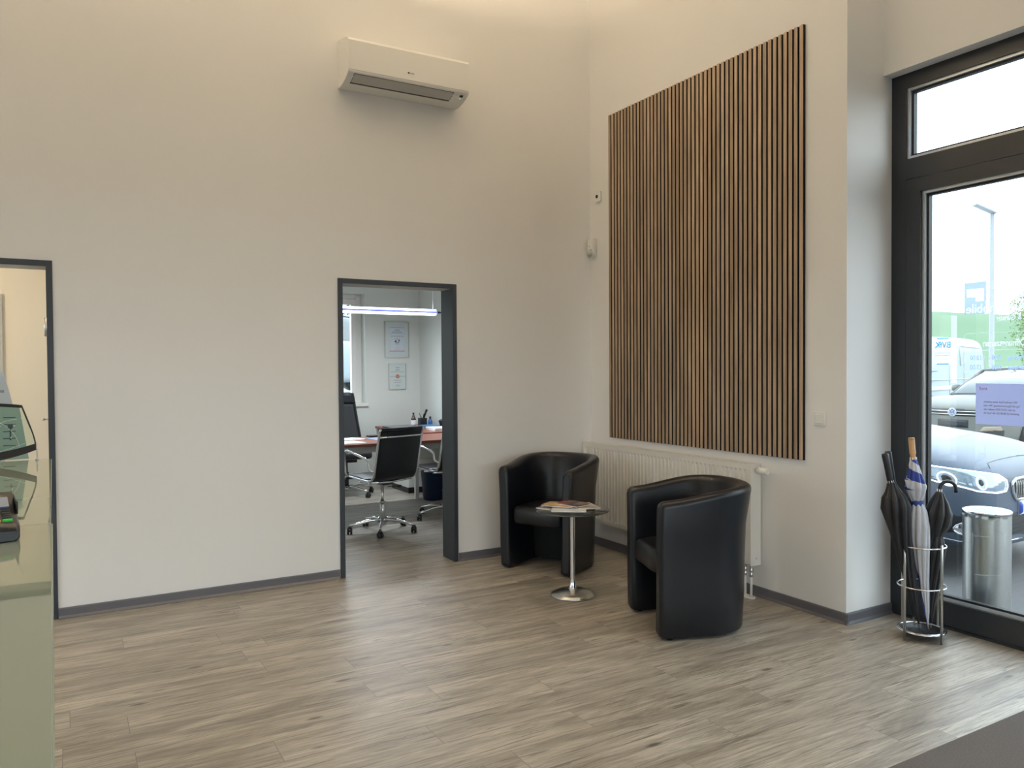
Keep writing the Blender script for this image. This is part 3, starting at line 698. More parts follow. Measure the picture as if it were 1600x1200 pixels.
# ================================================================== TUB CHAIRS
def tub_chair(label, loc, rz):
    t = thing('tub_armchair', label, 'armchair', loc, rz, 'black leather tub armchairs')
    hw, th = .258, .086        # half width to centre line, wall thickness
    path = []
    yf = .268; ys0 = 0.0
    for y in (yf, yf - .006, yf - .018, yf - .035, .17, .10, .04): path.append((-hw, y, Vector((-1, 0, 0))))
    for k in range(1, 24):
        a = PI + PI * k / 24
        # slightly squared back: superellipse
        ca, sa = math.cos(a), math.sin(a); e = .86
        px = math.copysign(abs(ca) ** e, ca) * hw; py = math.copysign(abs(sa) ** e, sa) * .262
        nx, ny = math.copysign(abs(ca) ** (2 - e), ca) / hw, math.copysign(abs(sa) ** (2 - e), sa) / .262
        path.append((px, py + .0, Vector((nx, ny, 0)).normalized()))
    for y in (.04, .10, .17, yf - .035, yf - .018, yf - .006, yf): path.append((hw, y, Vector((1, 0, 0))))
    rs = []
    m = len(path)
    for i, (px, py, nrm) in enumerate(path):
        e = min(i, m - 1 - i)
        shr = {0: .50, 1: .78, 2: .93}.get(e, 1.0)
        back = max(0.0, min(1.0, (.27 - py) / .50)); back = back * back * (3 - 2 * back)
        H = .752 + .066 * back; dz = {0: .030, 1: .013, 2: .004}.get(e, 0.0)
        ht = th * .5 * shr; z0 = .008 + dz; z1 = H - dz; r = min(.034, ht * .98)
        sec = []
        for cu, cz, a0 in ((ht - r, z1 - r, 0), (-ht + r, z1 - r, PI/2), (-ht + r, z0 + r * .5, PI), (ht - r, z0 + r * .5, 3*PI/2)):
            rr = r; rz_ = r if cz > .4 else r * .5
            for k in range(5):
                a = a0 + PI/2 * k / 4; sec.append((cu + rr * math.cos(a), cz + rz_ * math.sin(a)))
            if a0 == PI/2:
                for f in (.25, .5, .75): sec.append((-ht, z1 - r + (z0 + r * .5 - z1 + r) * f))
            if a0 == 3*PI/2:
                for f in (.25, .5, .75): sec.append((ht, z0 + r * .5 + (z1 - r - z0 - r * .5) * f))
        ring = []
        for u, z in sec:
            fl = (.014 * z / .8 + .032 * (max(0, z - .50) / .30) ** 2) * (.45 + .55 * back) - .008 * max(0, .15 - z) / .15      # flares towards the top
            q = Vector((px, py, 0)) + nrm * (u + fl); ring.append((q.x, q.y, z))
        rs.append(ring)
    MB().rings(rs).build('shell', M['leather'], t)
    # seat cushion: rounded, D-shaped
    rs = []
    def outline(k):
        o = []
        for j in range(40):
            a = 2 * PI * j / 40; c, s_ = math.cos(a), math.sin(a)
            e = .45 if s_ > 0 else .85
            o.append((math.copysign(abs(c) ** (.38 if s_ > 0 else .7), c) * .222 * k, .035 + math.copysign(abs(s_) ** e, s_) * (.232 if s_ > 0 else .250) * k))
        return o
    for k, z in ((.90, .335), (.97, .340), (1.0, .355), (1.0, .420), (.99, .437), (.95, .452), (.86, .461), (.6, .468), (.2, .471)):
        rs.append([(x, y, z + .006 * (1 - abs(x) / .22)) for x, y in outline(k)])
    MB().rings(rs).build('seat', M['leather'], t)
    MB().box(-.215, .215, -.10, -.08, .03, .345).build('under_seat_shade', M['void'], t)  # near-black sheet painted as the shade of the void under the seat
    for sx, sy in ((-1, .2), (1, .2), (-.6, -.2), (.6, -.2)):
        MB().cyl(.017, 0, .03, 14, sx * .255, sy if sy > 0 else -.20).build('foot', M['plastic_k'], t)
    return t
def face(fx, fy): return math.atan2(fy, fx) - PI/2
tub_chair('black leather tub armchair in the corner behind the small round table', (3.135, 4.835, 0), face(-.89, -.456))
tub_chair('black leather tub armchair nearest the camera, in front of the radiator', (3.095, 3.350, 0), face(-.932, .362))

# ================================================================== GLASS SIDE TABLE + MAGAZINES
tb = thing('side_table', 'small round smoked glass side table on a chrome trumpet foot', 'side table', (2.832, 4.129, 0))
MB().lathe([(.001, 0.0), (.140, 0.0), (.145, .003), (.143, .010), (.105, .030), (.050, .041), (.030, .045)], 14).build('base', M['brushed'], tb)
MB().lathe([(.030, .043), (.024, .055), (.018, .085), (.0155, .11), (.0155, .520), (.018, .535), (.030, .548), (.045, .5515)], 28).build('column', M['chrome'], tb)
MB().lathe([(.05, .552), (.233, .552), (.237, .555), (.237, .559), (.233, .562), (.05, .562), (.001, .562)], 64).build('tabletop', M['gl_table'], tb)
MB().lathe([(.2372, .5535), (.2385, .557), (.2372, .5605), (.236, .557)], 64, cap=False).build('rim', mat('dark_glass_rim', (.06, .075, .07), .15), tb)
def cover_mat(name, a, b_, c, sc=9):
    m = bpy.data.materials.new(name); N, L = nodes(m); p = N['Principled BSDF']; t = N.new('ShaderNodeTexCoord')
    v = N.new('ShaderNodeTexNoise'); v.inputs['Scale'].default_value = sc; v.inputs['Detail'].default_value = 2; L.new(t.outputs['Object'], v.inputs['Vector'])
    r = N.new('ShaderNodeValToRGB'); e = r.color_ramp.elements; e[0].position = .38; e[0].color = (*a, 1); e[1].position = .5; e[1].color = (*b_, 1); x = e.new(.62); x.color = (*c, 1)
    L.new(v.outputs[0], r.inputs[0]); L.new(r.outputs[0], p.inputs['Base Color']); p.inputs['Roughness'].default_value = .3
    return m
def magazine(label, x, y, z, rz, cm, w_=.20, h_=.27, t_=.005, extra=None, lift=.0):
    w_ *= .88; h_ *= .88
    g = thing('magazine', label, 'magazine', (x, y, z), rz, 'magazines fanned out on the side table')
    def slab(z0, z1, ins, m, nm):
        b = MB(); xs = [-w_ / 2 + ins + (w_ - 2 * ins) * k / 8 for k in range(9)]
        rs = []
        for yy in (-h_ / 2 + ins, 0, h_ / 2 - ins):
            top = [(q, yy, z1 + lift * (max(0, q / w_ + .1) ** 2)) for q in xs]; bot = [(q, yy, z0 + lift * (max(0, q / w_ + .1) ** 2)) for q in reversed(xs)]
            rs.append(top + bot)
        b.rings(rs, smooth=False); return b.build(nm, m, g)
    slab(0, t_ - .0006, .001, M['paper'], 'pages'); slab(t_ - .0006, t_, 0, cm, 'cover')
    if extra: extra(g, t_)
    return g
zt = .5622
magazine('pale magazine lying open-side left at the left rim of the side table', 2.757, 4.195, zt, .35, cover_mat('cover_cream', (.55, .5, .42), (.30, .24, .2), (.72, .70, .66), 7), .19, .25)
magazine('white brochure lying under the dark magazine at the table front', 2.775, 4.085, zt + .0052, .95, cover_mat('cover_white', (.82, .82, .82), (.7, .72, .75), (.85, .85, .84), 5), .19, .25)
magazine('beige brochure fanned out at the right of the side table', 2.915, 4.115, zt + .0104, -.28, cover_mat('cover_beige', (.66, .60, .52), (.76, .73, .68), (.52, .45, .38), 6), .17, .24)
magazine('magazine with a yellow and tan cover on the side table', 2.795, 4.215, zt + .0156, .62, cover_mat('cover_yellow', (.72, .50, .08), (.55, .33, .18), (.25, .15, .10), 9), .18, .24)
def dark_extra(g, t_):
    MB().box(-.03, .045, .075, .115, t_, t_ + .0004).build('red_emblem', M['red'], g)
magazine('dark car magazine with a red emblem on top of the pile', 2.865, 4.165, zt + .0208, .22, cover_mat('cover_dark', (.03, .025, .03), (.10, .07, .065), (.30, .22, .18), 16), .16, .22, extra=dark_extra, lift=.012)

# ================================================================== UMBRELLA STAND
us = thing('umbrella_stand', 'round chrome umbrella stand with three rings beside the glass door', 'umbrella stand', (4.005, 2.505, 0))
a0 = math.atan2(-.009, -.122) - PI/4 + .17
for z in (.045, .286, .505):
    MB().tube([(.118 * math.cos(a), .118 * math.sin(a), z) for a in [2 * PI * k / 48 for k in range(48)]], .0042, 8, closed=True).build('ring', M['chrome'], us)
for k in range(4):
    a = math.radians(171.5 + 90 * k)
    c, s_ = math.cos(a) * .1235, math.sin(a) * .1235
    b = MB(); b.lathe([(.007, .0), (.007, .522), (.005, .527)], 14, c, s_); b.build('leg', M['brushed'], us)
MB().lathe([(.001, .034), (.104, .034), (.110, .046), (.106, .046), (.101, .038), (.001, .038)], 40).build('drip_tray', M['plastic_k'], us)
MB().tube([(.108 * math.cos(a), .108 * math.sin(a), .047) for a in [2 * PI * k / 48 for k in range(48)]], .003, 8, closed=True).build('tray_rim', M['chrome'], us)

def umbrella(label, tip, top, hmake, cloth, prof, flaps=None, cap=None, roll=0.0, stripes=None):
    tip = Vector(tip); top = Vector(top); Lh = (top - tip).length
    t = thing('umbrella', label, 'umbrella', tip)
    t.rotation_euler = (top - tip).to_track_quat('Z', 'Y').to_euler()
    MB().lathe([(.003, 0), (.0045, .01), (.0045, Lh * .9)], 10).build('shaft', M['brushed'], t)
    b = MB(); n = 64; rs = []; mats = [cloth]
    P = []
    for i in range(len(prof) - 1):           # densify
        for f in (0, .33, .66): P.append(tuple(prof[i][q] * (1 - f) + prof[i + 1][q] * f for q in range(3)))
    P.append(prof[-1])
    for r, z, fl in P:
        rs.append([((r * (1 + fl * (abs(math.sin(4 * a_)) ** .6 * 2 - 1))) * math.cos(a_ + roll + z * 2.2), (r * (1 + fl * (abs(math.sin(4 * a_)) ** .6 * 2 - 1))) * math.sin(a_ + roll + z * 2.2), z) for a_ in [2 * PI * k / n for k in range(n)]])
    b.rings(rs)
    if stripes:
        mats = [cloth, stripes[0]]
    o = b.build('canopy', mats, t)
    if stripes:
        for pl in o.data.polygons:
            c = pl.center; sec = int(((math.atan2(c.y, c.x) - roll - c.z * 2.2) % (2 * PI)) / (PI / 4))
            pl.material_index = 1 if sec in stripes[1] or (stripes[2][0] < c.z < stripes[2][1] and (c.z * 26 + math.atan2(c.y, c.x)) % 2.2 < 1.1) else 0
    if flaps:
        for (ang, z, w_, l_, r_) in flaps:
            b = MB(); c, s_ = math.cos(ang), math.sin(ang); e = Vector((-s_, c, 0))
            base = Vector((c * r_ * .6, s_ * r_ * .6, z)); ti = Vector((c * (r_ + l_), s_ * (r_ + l_), z + .035)); lo = Vector((c * r_ * .5, s_ * r_ * .5, z - .13))
            q = [base + e * w_, ti, lo - e * w_ * .2, base - e * w_]
            nn = Vector((c, s_, 0)).cross(Vector((0, 0, 1))) * .0012
            A = [p + nn for p in q]; B = [p - nn for p in q]
            va = [b.v(p) for p in A]; vb = [b.v(p) for p in B]
            b.bm.faces.new(va); b.bm.faces.new(list(reversed(vb)))
            for i in range(4): b.bm.faces.new((va[i], va[(i + 1) % 4], vb[(i + 1) % 4], vb[i]))
            b.build('canopy_flap', cloth, t)
    rb = MB(); zt_ = prof[-1][1]
    for k in range(8):
        a = 2 * PI * k / 8 + roll; rr = prof[-1][0]
        rb.tube([(rr * 1.1 * math.cos(a), rr * 1.1 * math.sin(a), zt_ - .05), (rr * .95 * math.cos(a), rr * .95 * math.sin(a), zt_ + .012)], .0018, 6)
    rb.build('rib_tips', M['chrome'], t)
    hmake(t, Lh); return t
def h_foam(t, L):
    MB().lathe([(.010, L - .185), (.015, L - .18), (.0165, L - .15), (.017, L - .06), (.0185, L - .01), (.0165, L), (.001, L + .001)], 20).build('handle', M['plastic_k'], t)
def h_wood(t, L):
    pr_ = [(.010, L - .15), (.0145, L - .148), (.0155, L - .135), (.013, L - .115), (.0135, L - .095)]
    z = L - .085
    while z < L - .012: pr_ += [(.0155, z), (.0165, z + .003), (.0150, z + .006)]; z += .008
    pr_ += [(.0165, L - .008), (.014, L), (.001, L + .001)]
    MB().lathe(pr_, 22).build('handle', M['wood_h'], t)
def h_crook(t, L):
    R_ = .043; pts = [(0, 0, L - .16), (0, 0, L - .08), (0, 0, L - R_)]
    e = Vector((.80, -.55, 0)).normalized()
    q = t.rotation_euler.to_matrix().inverted() @ e; q.z = 0; q.normalize()
    for k in range(1, 13):
        a = PI - PI * k / 12; pts.append(q * (R_ + R_ * math.cos(a)) + Vector((0, 0, L - R_ + R_ * math.sin(a))))
    pts.append(q * (2 * R_) + Vector((0, 0, L - R_ - .015)))
    MB().tube(pts, .0095, 12).build('handle', M['plastic_k'], t)
big = [(.004, .03, 0), (.012, .10, .2), (.026, .30, .28), (.038, .48, .3), (.050, .60, .3), (.058, .68, .3), (.048, .74, .25), (.034, .765, .2), (.024, .79, .15), (.017, .815, .1)]
umbrella('black umbrella with a straight foam handle, leftmost in the stand', (3.985, 2.500, .046), (3.822, 2.600, 1.000), h_foam, M['fabric_k2'], big, flaps=[(3.4, .69, .03, .045, .05), (2.4, .70, .03, .03, .05)])
umbrella('black umbrella with a straight foam handle, right behind the leftmost', (4.030, 2.560, .046), (3.897, 2.633, 1.005), h_foam, M['fabric_k'], [(r * .74, z, f) for r, z, f in big], flaps=[(5.2, .68, .03, .03, .05)], roll=.3)
blue = [(.004, .03, 0), (.012, .10, .2), (.022, .28, .22), (.040, .46, .16), (.046, .56, .14), (.040, .64, .14), (.029, .685, .1), (.027, .70, .08), (.034, .72, .15), (.046, .775, .25), (.040, .81, .2), (.030, .86, .1), (.020, .905, .1), (.016, .925, .05)]
u = umbrella('blue and silver umbrella with a ribbed wooden handle', (4.010, 2.470, .046), (3.955, 2.535, 1.085), h_wood, M['umb'], blue, flaps=[(5.4, .80, .03, .03, .045), (2.6, .79, .03, .025, .045)], roll=.5)
MB().lathe([(.0305, .675), (.032, .68), (.0315, .70), (.0300, .706)], 24, cap=False).build('closing_strap', M['fabric_b'], u)
small = [(.004, .03, 0), (.010, .08, .2), (.030, .30, .3), (.040, .44, .25), (.030, .50, .1), (.030, .51, .1), (.052, .57, .28), (.056, .63, .3), (.040, .69, .25), (.020, .74, .1), (.012, .75, .05)]
umbrella('black umbrella with a curved crook handle, rightmost in the stand', (4.040, 2.475, .046), (4.088, 2.455, .850), h_crook, M['fabric_k'], small, roll=.2)
# ================================================================== OFFICE
def caster(parent, x, y):
    b = MB(); b.X = T(x, y, .027) @ RZ(random.uniform(0, PI)) @ RY(PI/2)
    b.lathe([(.022, -.024), (.027, -.020), (.027, -.006), (.010, -.004), (.010, .004), (.027, .006), (.027, .020), (.022, .024)], 18)
    b.X = T(x, y, 0); b.lathe([(.015, .046), (.018, .050), (.018, .062), (.010, .070)], 12)
    return b.build('caster', M['plastic_k'], parent)
def star_base(t, R_, rot, hub, legm):
    random.seed(5)
    MB().lathe([(.02, .055), (.032, .060), (.034, .115), (.026, .120)], 24).build('hub', legm, t)
    for k in range(5):
        a = rot + 2 * PI * k / 5; c, s_ = math.cos(a), math.sin(a)
        pts = [(c * q * R_, s_ * q * R_, z) for q, z in ((.06, .098), (.25, .108), (.5, .104), (.8, .084), (1.0, .072))]
        l = MB().tube(pts, [.021, .018, .015, .013, .013], 10).build('base_leg', legm, t)
        caster(l, c * R_, s_ * R_)
    b = MB(); b.cyl(.025, .11, .27, 20); b.lathe([(.027, .265), (.027, .275), (.016, .277), (.014, .42), (.03, .425), (.03, .438)], 20); b.build('gas_lift', hub, t)
def conference_chair(label, loc, rz, rot):
    t = thing('conference_chair', label, 'office chair', loc, rz, 'black and chrome conference chairs in the office')
    star_base(t, .30, rot, M['brushed'], M['chrome'])
    prof = [(.245, .478), (.235, .500), (.20, .510), (.10, .502), (-.02, .492), (-.12, .490), (-.175, .504), (-.205, .540), (-.222, .60), (-.245, .71), (-.275, .845), (-.298, .935), (-.312, .955)]
    def sling(P, name, th=.011):
        rs = []
        nr_ = []
        for i in range(len(P)):
            a = Vector((0, *P[max(i - 1, 0)])); c = Vector((0, *P[min(i + 1, len(P) - 1)])); d = (c - a).normalized(); nr_.append(Vector((0, -d.z, d.y)))
        ring = [Vector((0, *p)) + n * th for p, n in zip(P, nr_)] + [Vector((0, *p)) - n * th for p, n in zip(reversed(P), reversed(nr_))]
        for x in (-.222, -.214, 0, .214, .222):
            k = .55 if abs(x) > .22 else 1
            m_ = [Vector((0, *p)) for p in P] + [Vector((0, *p)) for p in reversed(P)]
            rs.append([(x, (q * k + mm * (1 - k)).y, (q * k + mm * (1 - k)).z) for q, mm in zip(ring, m_)])
        return MB().rings(rs).build(name, M['leather'], t)
    sling(prof[:6], 'seat', .014); sling(prof[5:], 'backrest', .012)
    b = MB(); b.tube([(x, -.300, .945) for x in (-.215, -.1, 0, .1, .215)], .019, 12); b.tube([(x, -.285, .905) for x in (-.215, 0, .215)], .016, 12); b.build('top_roll', M['leather'], t)
    for s_ in (-1, 1):
        MB().tube([(s_ * .232, y, z) for y, z in prof], .0085, 10, flat=1.5).build('side_rail', M['chrome'], t)
        arm = [(s_ * .240, .185, .505), (s_ * .262, .196, .55), (s_ * .272, .198, .70), (s_ * .274, .185, .735), (s_ * .274, .14, .745), (s_ * .272, -.02, .715), (s_ * .268, -.13, .690), (s_ * .262, -.165, .665), (s_ * .258, -.172, .60), (s_ * .240, -.215, .575)]
        MB().tube(arm, .0105, 10, flat=1.2).build('armrest', M['chrome'], t)
    MB().tube([(-.232, -.300, .885), (-.1, -.306, .885), (.1, -.306, .885), (.232, -.300, .885)], .009, 10).build('back_crossbar', M['chrome'], t)
    b = MB(); b.tube([(-.232, .02, .478), (-.08, .02, .466), (.08, .02, .466), (.232, .02, .478)], .011, 10); b.tube([(-.232, -.12, .476), (0, -.12, .464), (.232, -.12, .476)], .011, 10); b.build('seat_bridge', M['chrome'], t)
    MB().box(-.055, .055, -.10, .07, .432, .472, bev=.010).build('tilt_mechanism', M['plastic_k'], t)
    b = MB(); b.tube([(.05, -.02, .405), (.15, -.03, .398)], .004, 8); b.tube([(.15, -.03, .398), (.185, -.033, .396)], .012, 10); b.build('lever', M['plastic_k'], t)
    return t
conference_chair('black conference chair with chrome arms at the desk, fully seen through the doorway', (2.486, 6.672, 0), face(-.26, .966), .25)
conference_chair('black conference chair with chrome rails, half hidden by the right door jamb', (3.262, 6.99, 0), face(-.22, .975), .55)

ex = thing('executive_chair', 'high-backed black mesh swivel chair behind the desk at the left jamb', 'office chair', (2.84, 8.80, 0), face(-.08, -1))
star_base(ex, .33, .9, M['plastic_k'], M['chrome'])
MB().box(-.25, .25, -.24, .25, .44, .53, bev=.035, seg=4).build('seat', M['fabric_k'], ex)
MB().box(-.10, .10, -.15, .12, .395, .44, bev=.01).build('tilt_mechanism', M['plastic_k'], ex)
def back_pt(u, v):       # u -1..1 across, v 0..1 up
    w_ = .245 - .085 * v; return Vector((u * w_, -.235 - .10 * v - .02 * math.sin(v * 3) + .03 * u * u, .52 + .66 * v))
b = MB(); rs = []
for v in [k / 10 for k in range(11)]:
    rs.append([back_pt(u / 4, v * .84) + Vector((0, .004, 0)) for u in range(-4, 5)] + [back_pt(u / 4, v * .84) - Vector((0, .004, 0)) for u in range(4, -5, -1)])
b.rings(rs).build('mesh_back', M['mesh_k'], ex)
b = MB(); rs = []
for v in [.83 + .17 * k / 6 for k in range(7)]:
    k_ = 1 - .12 * max(0, (v - .95) / .05) ** 2
    rs.append([back_pt(u / 4 * k_, v) + Vector((0, .018, 0)) for u in range(-4, 5)] + [back_pt(u / 4 * k_, v) - Vector((0, .018, 0)) for u in range(4, -5, -1)])
b.rings(rs).build('head_cushion', M['leather'], ex)
pts = [back_pt(-1, v) for v in [k / 10 for k in range(11)]] + [back_pt(u / 4, 1.0) for u in range(-3, 4)] + [back_pt(1, v) for v in [k / 10 for k in range(10, -1, -1)]] + [back_pt(u / 4, 0) for u in range(3, -4, -1)]
MB().tube(pts, .015, 10, closed=True).build('back_frame', M['plastic_k'], ex)
MB().tube([(0, -.12, .42), (0, -.26, .43), (0, -.285, .55), (0, -.30, .75)], .022, 10).build('back_support', M['plastic_k'], ex)
for s_ in (-1, 1):
    b = MB(); b.tube([(s_ * .14, 0, .44), (s_ * .29, 0, .45), (s_ * .30, 0, .56), (s_ * .30, 0, .655)], .016, 10); b.box(s_ * .30 - .04, s_ * .30 + .04, -.13, .12, .655, .68, bev=.01); b.build('armrest', M['plastic_k'], ex)

dk = thing('desk', 'red-brown wooden office desk across the doorway view with papers on it', 'desk', (0, 0, 0))
MB().box(1.95, 4.08, 7.315, 8.10, .712, .74, bev=.003).build('desktop', M['desk'], dk)
for x in (2.02, 3.98):
    MB().box(x - .03, x + .03, 7.42, 8.02, 0, .04, bev=.008).build('leg_foot', M['plastic_g'], dk)
    MB().box(x - .025, x + .025, 7.66, 7.76, .03, .712, bev=.004).build('leg', M['plastic_g'], dk)
MB().box(2.05, 3.95, 7.36, 7.40, .650, .71).build('cross_beam', M['plastic_g'], dk)
dr = thing('return_desk', 'red-brown side desk along the right office wall carrying bottles and pens', 'desk')
MB().box(3.43, 4.10, 8.12, 9.45, .722, .75, bev=.003).build('desktop', M['desk'], dr)
for x, y in ((3.46, 8.18), (3.46, 9.40), (4.06, 8.18), (4.06, 9.40)): MB().box(x - .02, x + .02, y - .02, y + .02, 0, .722).build('leg', M['plastic_g'], dr)
pd = thing('pedestal', 'white drawer pedestal with a dark plinth under the side desk', 'drawer unit', (3.50, 8.54, 0))
MB().box(0, .42, 0, .56, .07, .60, bev=.003).build('carcass', M['white_lam'], pd)
MB().box(.015, .405, .015, .545, .0, .07).build('plinth', M['plastic_k'], pd)
for z in (.08, .25, .42):
    f = MB().box(.005, .415, -.018, -.001, z, z + .16, bev=.002).build('drawer', M['white_lam'], pd)
wb = thing('waste_bin', 'dark blue plastic waste bin in front of the side desk', 'waste bin', (3.60, 8.03, 0))
MB().lathe([(.001, 0), (.108, 0), (.112, .004), (.138, .31), (.142, .312), (.142, .322), (.135, .322), (.131, .31), (.104, .01), (.001, .01)], 32).build('body', M['bluebin'], wb)

def sheet(label, x, y, z, w_, h_, rz, m=M['paper'], t_=.004, nm='paper_stack', cat='papers'):
    b = MB(); b.X = RZ(rz); b.box(-w_/2, w_/2, -h_/2, h_/2, 0, t_); b.X = RZ(rz + .06); b.box(-w_/2, w_/2, -h_/2, h_/2, t_, t_ * 1.6)
    o = b.build(nm, m, None, (x, y, z)); return tag(o, label, cat)
sheet('white papers lying at the far left on the desk', 2.52, 7.86, .7405, .36, .26, .2)
sheet('cream folder of papers at the front left edge of the desk', 2.38, 7.50, .7405, .40, .28, .12, mat('cream_paper', (.80, .78, .66), .7))
sheet('blue-grey desk pad on the desk behind the first conference chair', 3.02, 7.76, .7405, .50, .38, .0, mat('blue_grey_pad', (.28, .33, .42), .4), .002, 'desk_pad', 'desk pad')
tag(MB().box(-.15, .15, -.05, .05, 0, .022, bev=.006).build('telephone_rest', M['plastic_k'], None, (2.98, 8.02, .7405)), 'flat black device lying at the rear edge of the desk', 'device')
lp = thing('laptop', 'closed grey laptop on the side desk behind the chair back', 'laptop', (3.61, 9.02, .7505), .1)
MB().box(-.19, .19, -.13, .13, .0, .012, bev=.004).build('base', M['plastic_k'], lp); MB().box(-.19, .19, -.13, .13, .0122, .020, bev=.003).build('lid', mat('grey_laptop_lid', (.16, .17, .18), .35), lp)
bt = thing('bottle', 'small brown glass bottle with a white label on the side desk', 'bottle', (3.84, 9.16, .7505))
MB().lathe([(.001, 0), (.031, 0), (.033, .004), (.033, .085), (.026, .105), (.014, .135), (.011, .155), (.001, .155)], 24).build('body', mat('brown_glass', (.05, .022, .012), .1, coat=1), bt)
MB().lathe([(.0334, .018), (.0337, .02), (.0337, .075), (.0334, .077)], 24, cap=False).build('label', M['paper'], bt)
MB().lathe([(.012, .155), (.013, .157), (.013, .172), (.001, .173)], 16).build('cap', M['plastic_k'], bt)
cp = thing('pen_cup', 'black pen holder on the side desk', 'pen holder', (3.96, 9.15, .7505))
MB().box(-.045, .045, -.045, .045, 0, .10, bev=.004).build('body', M['plastic_k'], cp)
random.seed(3)
for k, (dx, dy, h_, mm, r_) in enumerate(((-.03, .0, .165, 'plastic_k', .004), (-.01, .02, .15, 'brushed', .004), (.005, -.02, .155, 'plastic_k', .005), (.03, .01, .175, 'plastic_k', .006))):
    b = MB(); b.tube([(dx * .6, dy * .6, .1005), (dx * 1.5, dy * 1.4, h_)], r_, 8)
    o = b.build('pen', M[mm], None, (3.96, 9.15, .7505)); tag(o, ['black pen leaning left in the pen holder', 'silver pen in the middle of the pen holder', 'black pen upright at the front of the pen holder', 'thick black marker leaning right in the pen holder'][k], 'pen', 'pens in the holder')
b = MB(); b.tube([(.02, .0, .1005), (.045, .0, .17), (.065, .01, .20)], [.010, .013, .016], 10); tag(b.build('scissors_handle', M['plastic_k'], None, (3.96, 9.15, .7505)), 'black scissors handle standing out of the pen holder', 'scissors')
sb = thing('spray_bottle', 'small blue bottle with a black cap right of the pen holder', 'bottle', (4.055, 9.12, .7505))
MB().lathe([(.001, 0), (.026, 0), (.028, .004), (.028, .06), (.020, .078), (.012, .085)], 20).build('body', mat('blue_plastic', (.05, .16, .42), .3), sb); MB().lathe([(.012, .085), (.012, .11), (.009, .118), (.001, .118)], 14).build('cap', M['plastic_k'], sb)
sheet('blue folder on the side desk near the right wall', 3.965, 8.89, .7505, .20, .28, .1, mat('blue_folder', (.08, .26, .52), .4), .014, 'folder', 'folder')
sheet('white paper stack at the front of the side desk', 3.86, 8.40, .7505, .24, .32, -.1, M['paper'], .02)
rb = thing('ring_binder', 'black and white ring binder leaning on the side desk beside the jamb', 'binder', (4.02, 8.55, .7506), .1)
b = MB(); b.X = RX(.0) @ RY(-.35); b.box(-.004, .04, -.14, .14, .014, .10, bev=.003); b.build('cover', M['plastic_k'], rb)

def frame_pic(label, x0, x1, z0, z1, draw):
    t = thing('framed_certificate', label, 'framed certificate', ((x0 + x1) / 2, 9.6, (z0 + z1) / 2)); w_, h_ = (x1 - x0) / 2, (z1 - z0) / 2
    b = MB(); f = .010
    b.box(-w_, -w_ + f, -.018, 0, -h_, h_); b.box(w_ - f, w_, -.018, 0, -h_, h_); b.box(-w_ + f, w_ - f, -.018, 0, h_ - f, h_); b.box(-w_ + f, w_ - f, -.018, 0, -h_, -h_ + f)
    b.build('frame', M['brushed'], t)
    MB().box(-w_ + f, w_ - f, -.010, 0, -h_ + f, h_ - f).build('mount', mat('mount_board', (.60, .66, .64), .5), t)
    draw(t); return t
def star(b, cx, cz, r, y):
    b.prism([(cx + (r if k % 2 == 0 else r * .42) * math.sin(PI * k / 5), cz + (r if k % 2 == 0 else r * .42) * math.cos(PI * k / 5)) for k in range(10)], y, y + .0006, 'y')
def d1(t):
    MB().box(-.100, .100, -.0112, -.0101, -.175, .175).build('sheet', mat('pale_blue_sheet', (.60, .68, .74), .5), t)
    b = MB()
    for x0, x1, z in ((-.1, .1, .158), (-.095, .095, .082), (-.035, .035, .008), (-.03, .03, -.062), (-.02, .02, -.10), (-.035, .035, -.125)): b.box(x0, x1, -.0120, -.0113, z - .0018, z + .0018)
    for i in range(9): b.box(-.033 + i * .0075, -.028 + i * .0075, -.0120, -.0113, .118, .130)
    for i in range(17): b.box(-.068 + i * .008, -.0625 + i * .008, -.0120, -.0113, .094, .104)
    for i in range(5): star(b, -.072 + .036 * i, .043, .013, -.0120)
    b.build('print', M['ink_g'], t)
    text_obj('rating', '4,7', .062, M['ink'], t, T(0, -.0121, -.028) @ FACE_MY, bold=.001)
    MB().box(-.105, .102, -.0122, -.0113, -.155, -.147).build('red_line', M['red'], t)
frame_pic('larger silver-framed certificate with a 4,7 rating and stars on the office wall', 3.630, 3.968, 1.628, 2.106, d1)
def d2(t):
    b = MB()
    for x0, x1, z in ((-.095, .095, .060), (-.11, -.03, .0), (.03, .11, .0), (-.05, .05, -.052), (-.045, .045, -.078), (-.018, .018, -.110), (-.03, .03, -.125)): b.box(x0, x1, -.0112, -.0103, z - .002, z + .002)
    for i in range(7): b.box(-.028 + i * .008, -.023 + i * .008, -.0112, -.0103, .108, .120)
    for i in range(7): b.box(-.028 + i * .008, -.023 + i * .008, -.0112, -.0103, .078, .090)
    b.build('print', M['ink_g'], t)
    b = MB(); b.X = T(0, -.0101, 0) @ RX(PI/2); b.lathe([(.014, .001), (.014, .0022), (.026, .0022), (.026, .001)], 24, cap=False); b.cyl(.0095, .001, .002, 18); b.build('red_seal', mat('red_seal', (.60, .14, .08), .5), t)
frame_pic('smaller silver-framed certificate with a round red seal below the other', 3.681, 3.921, 1.210, 1.553, d2)

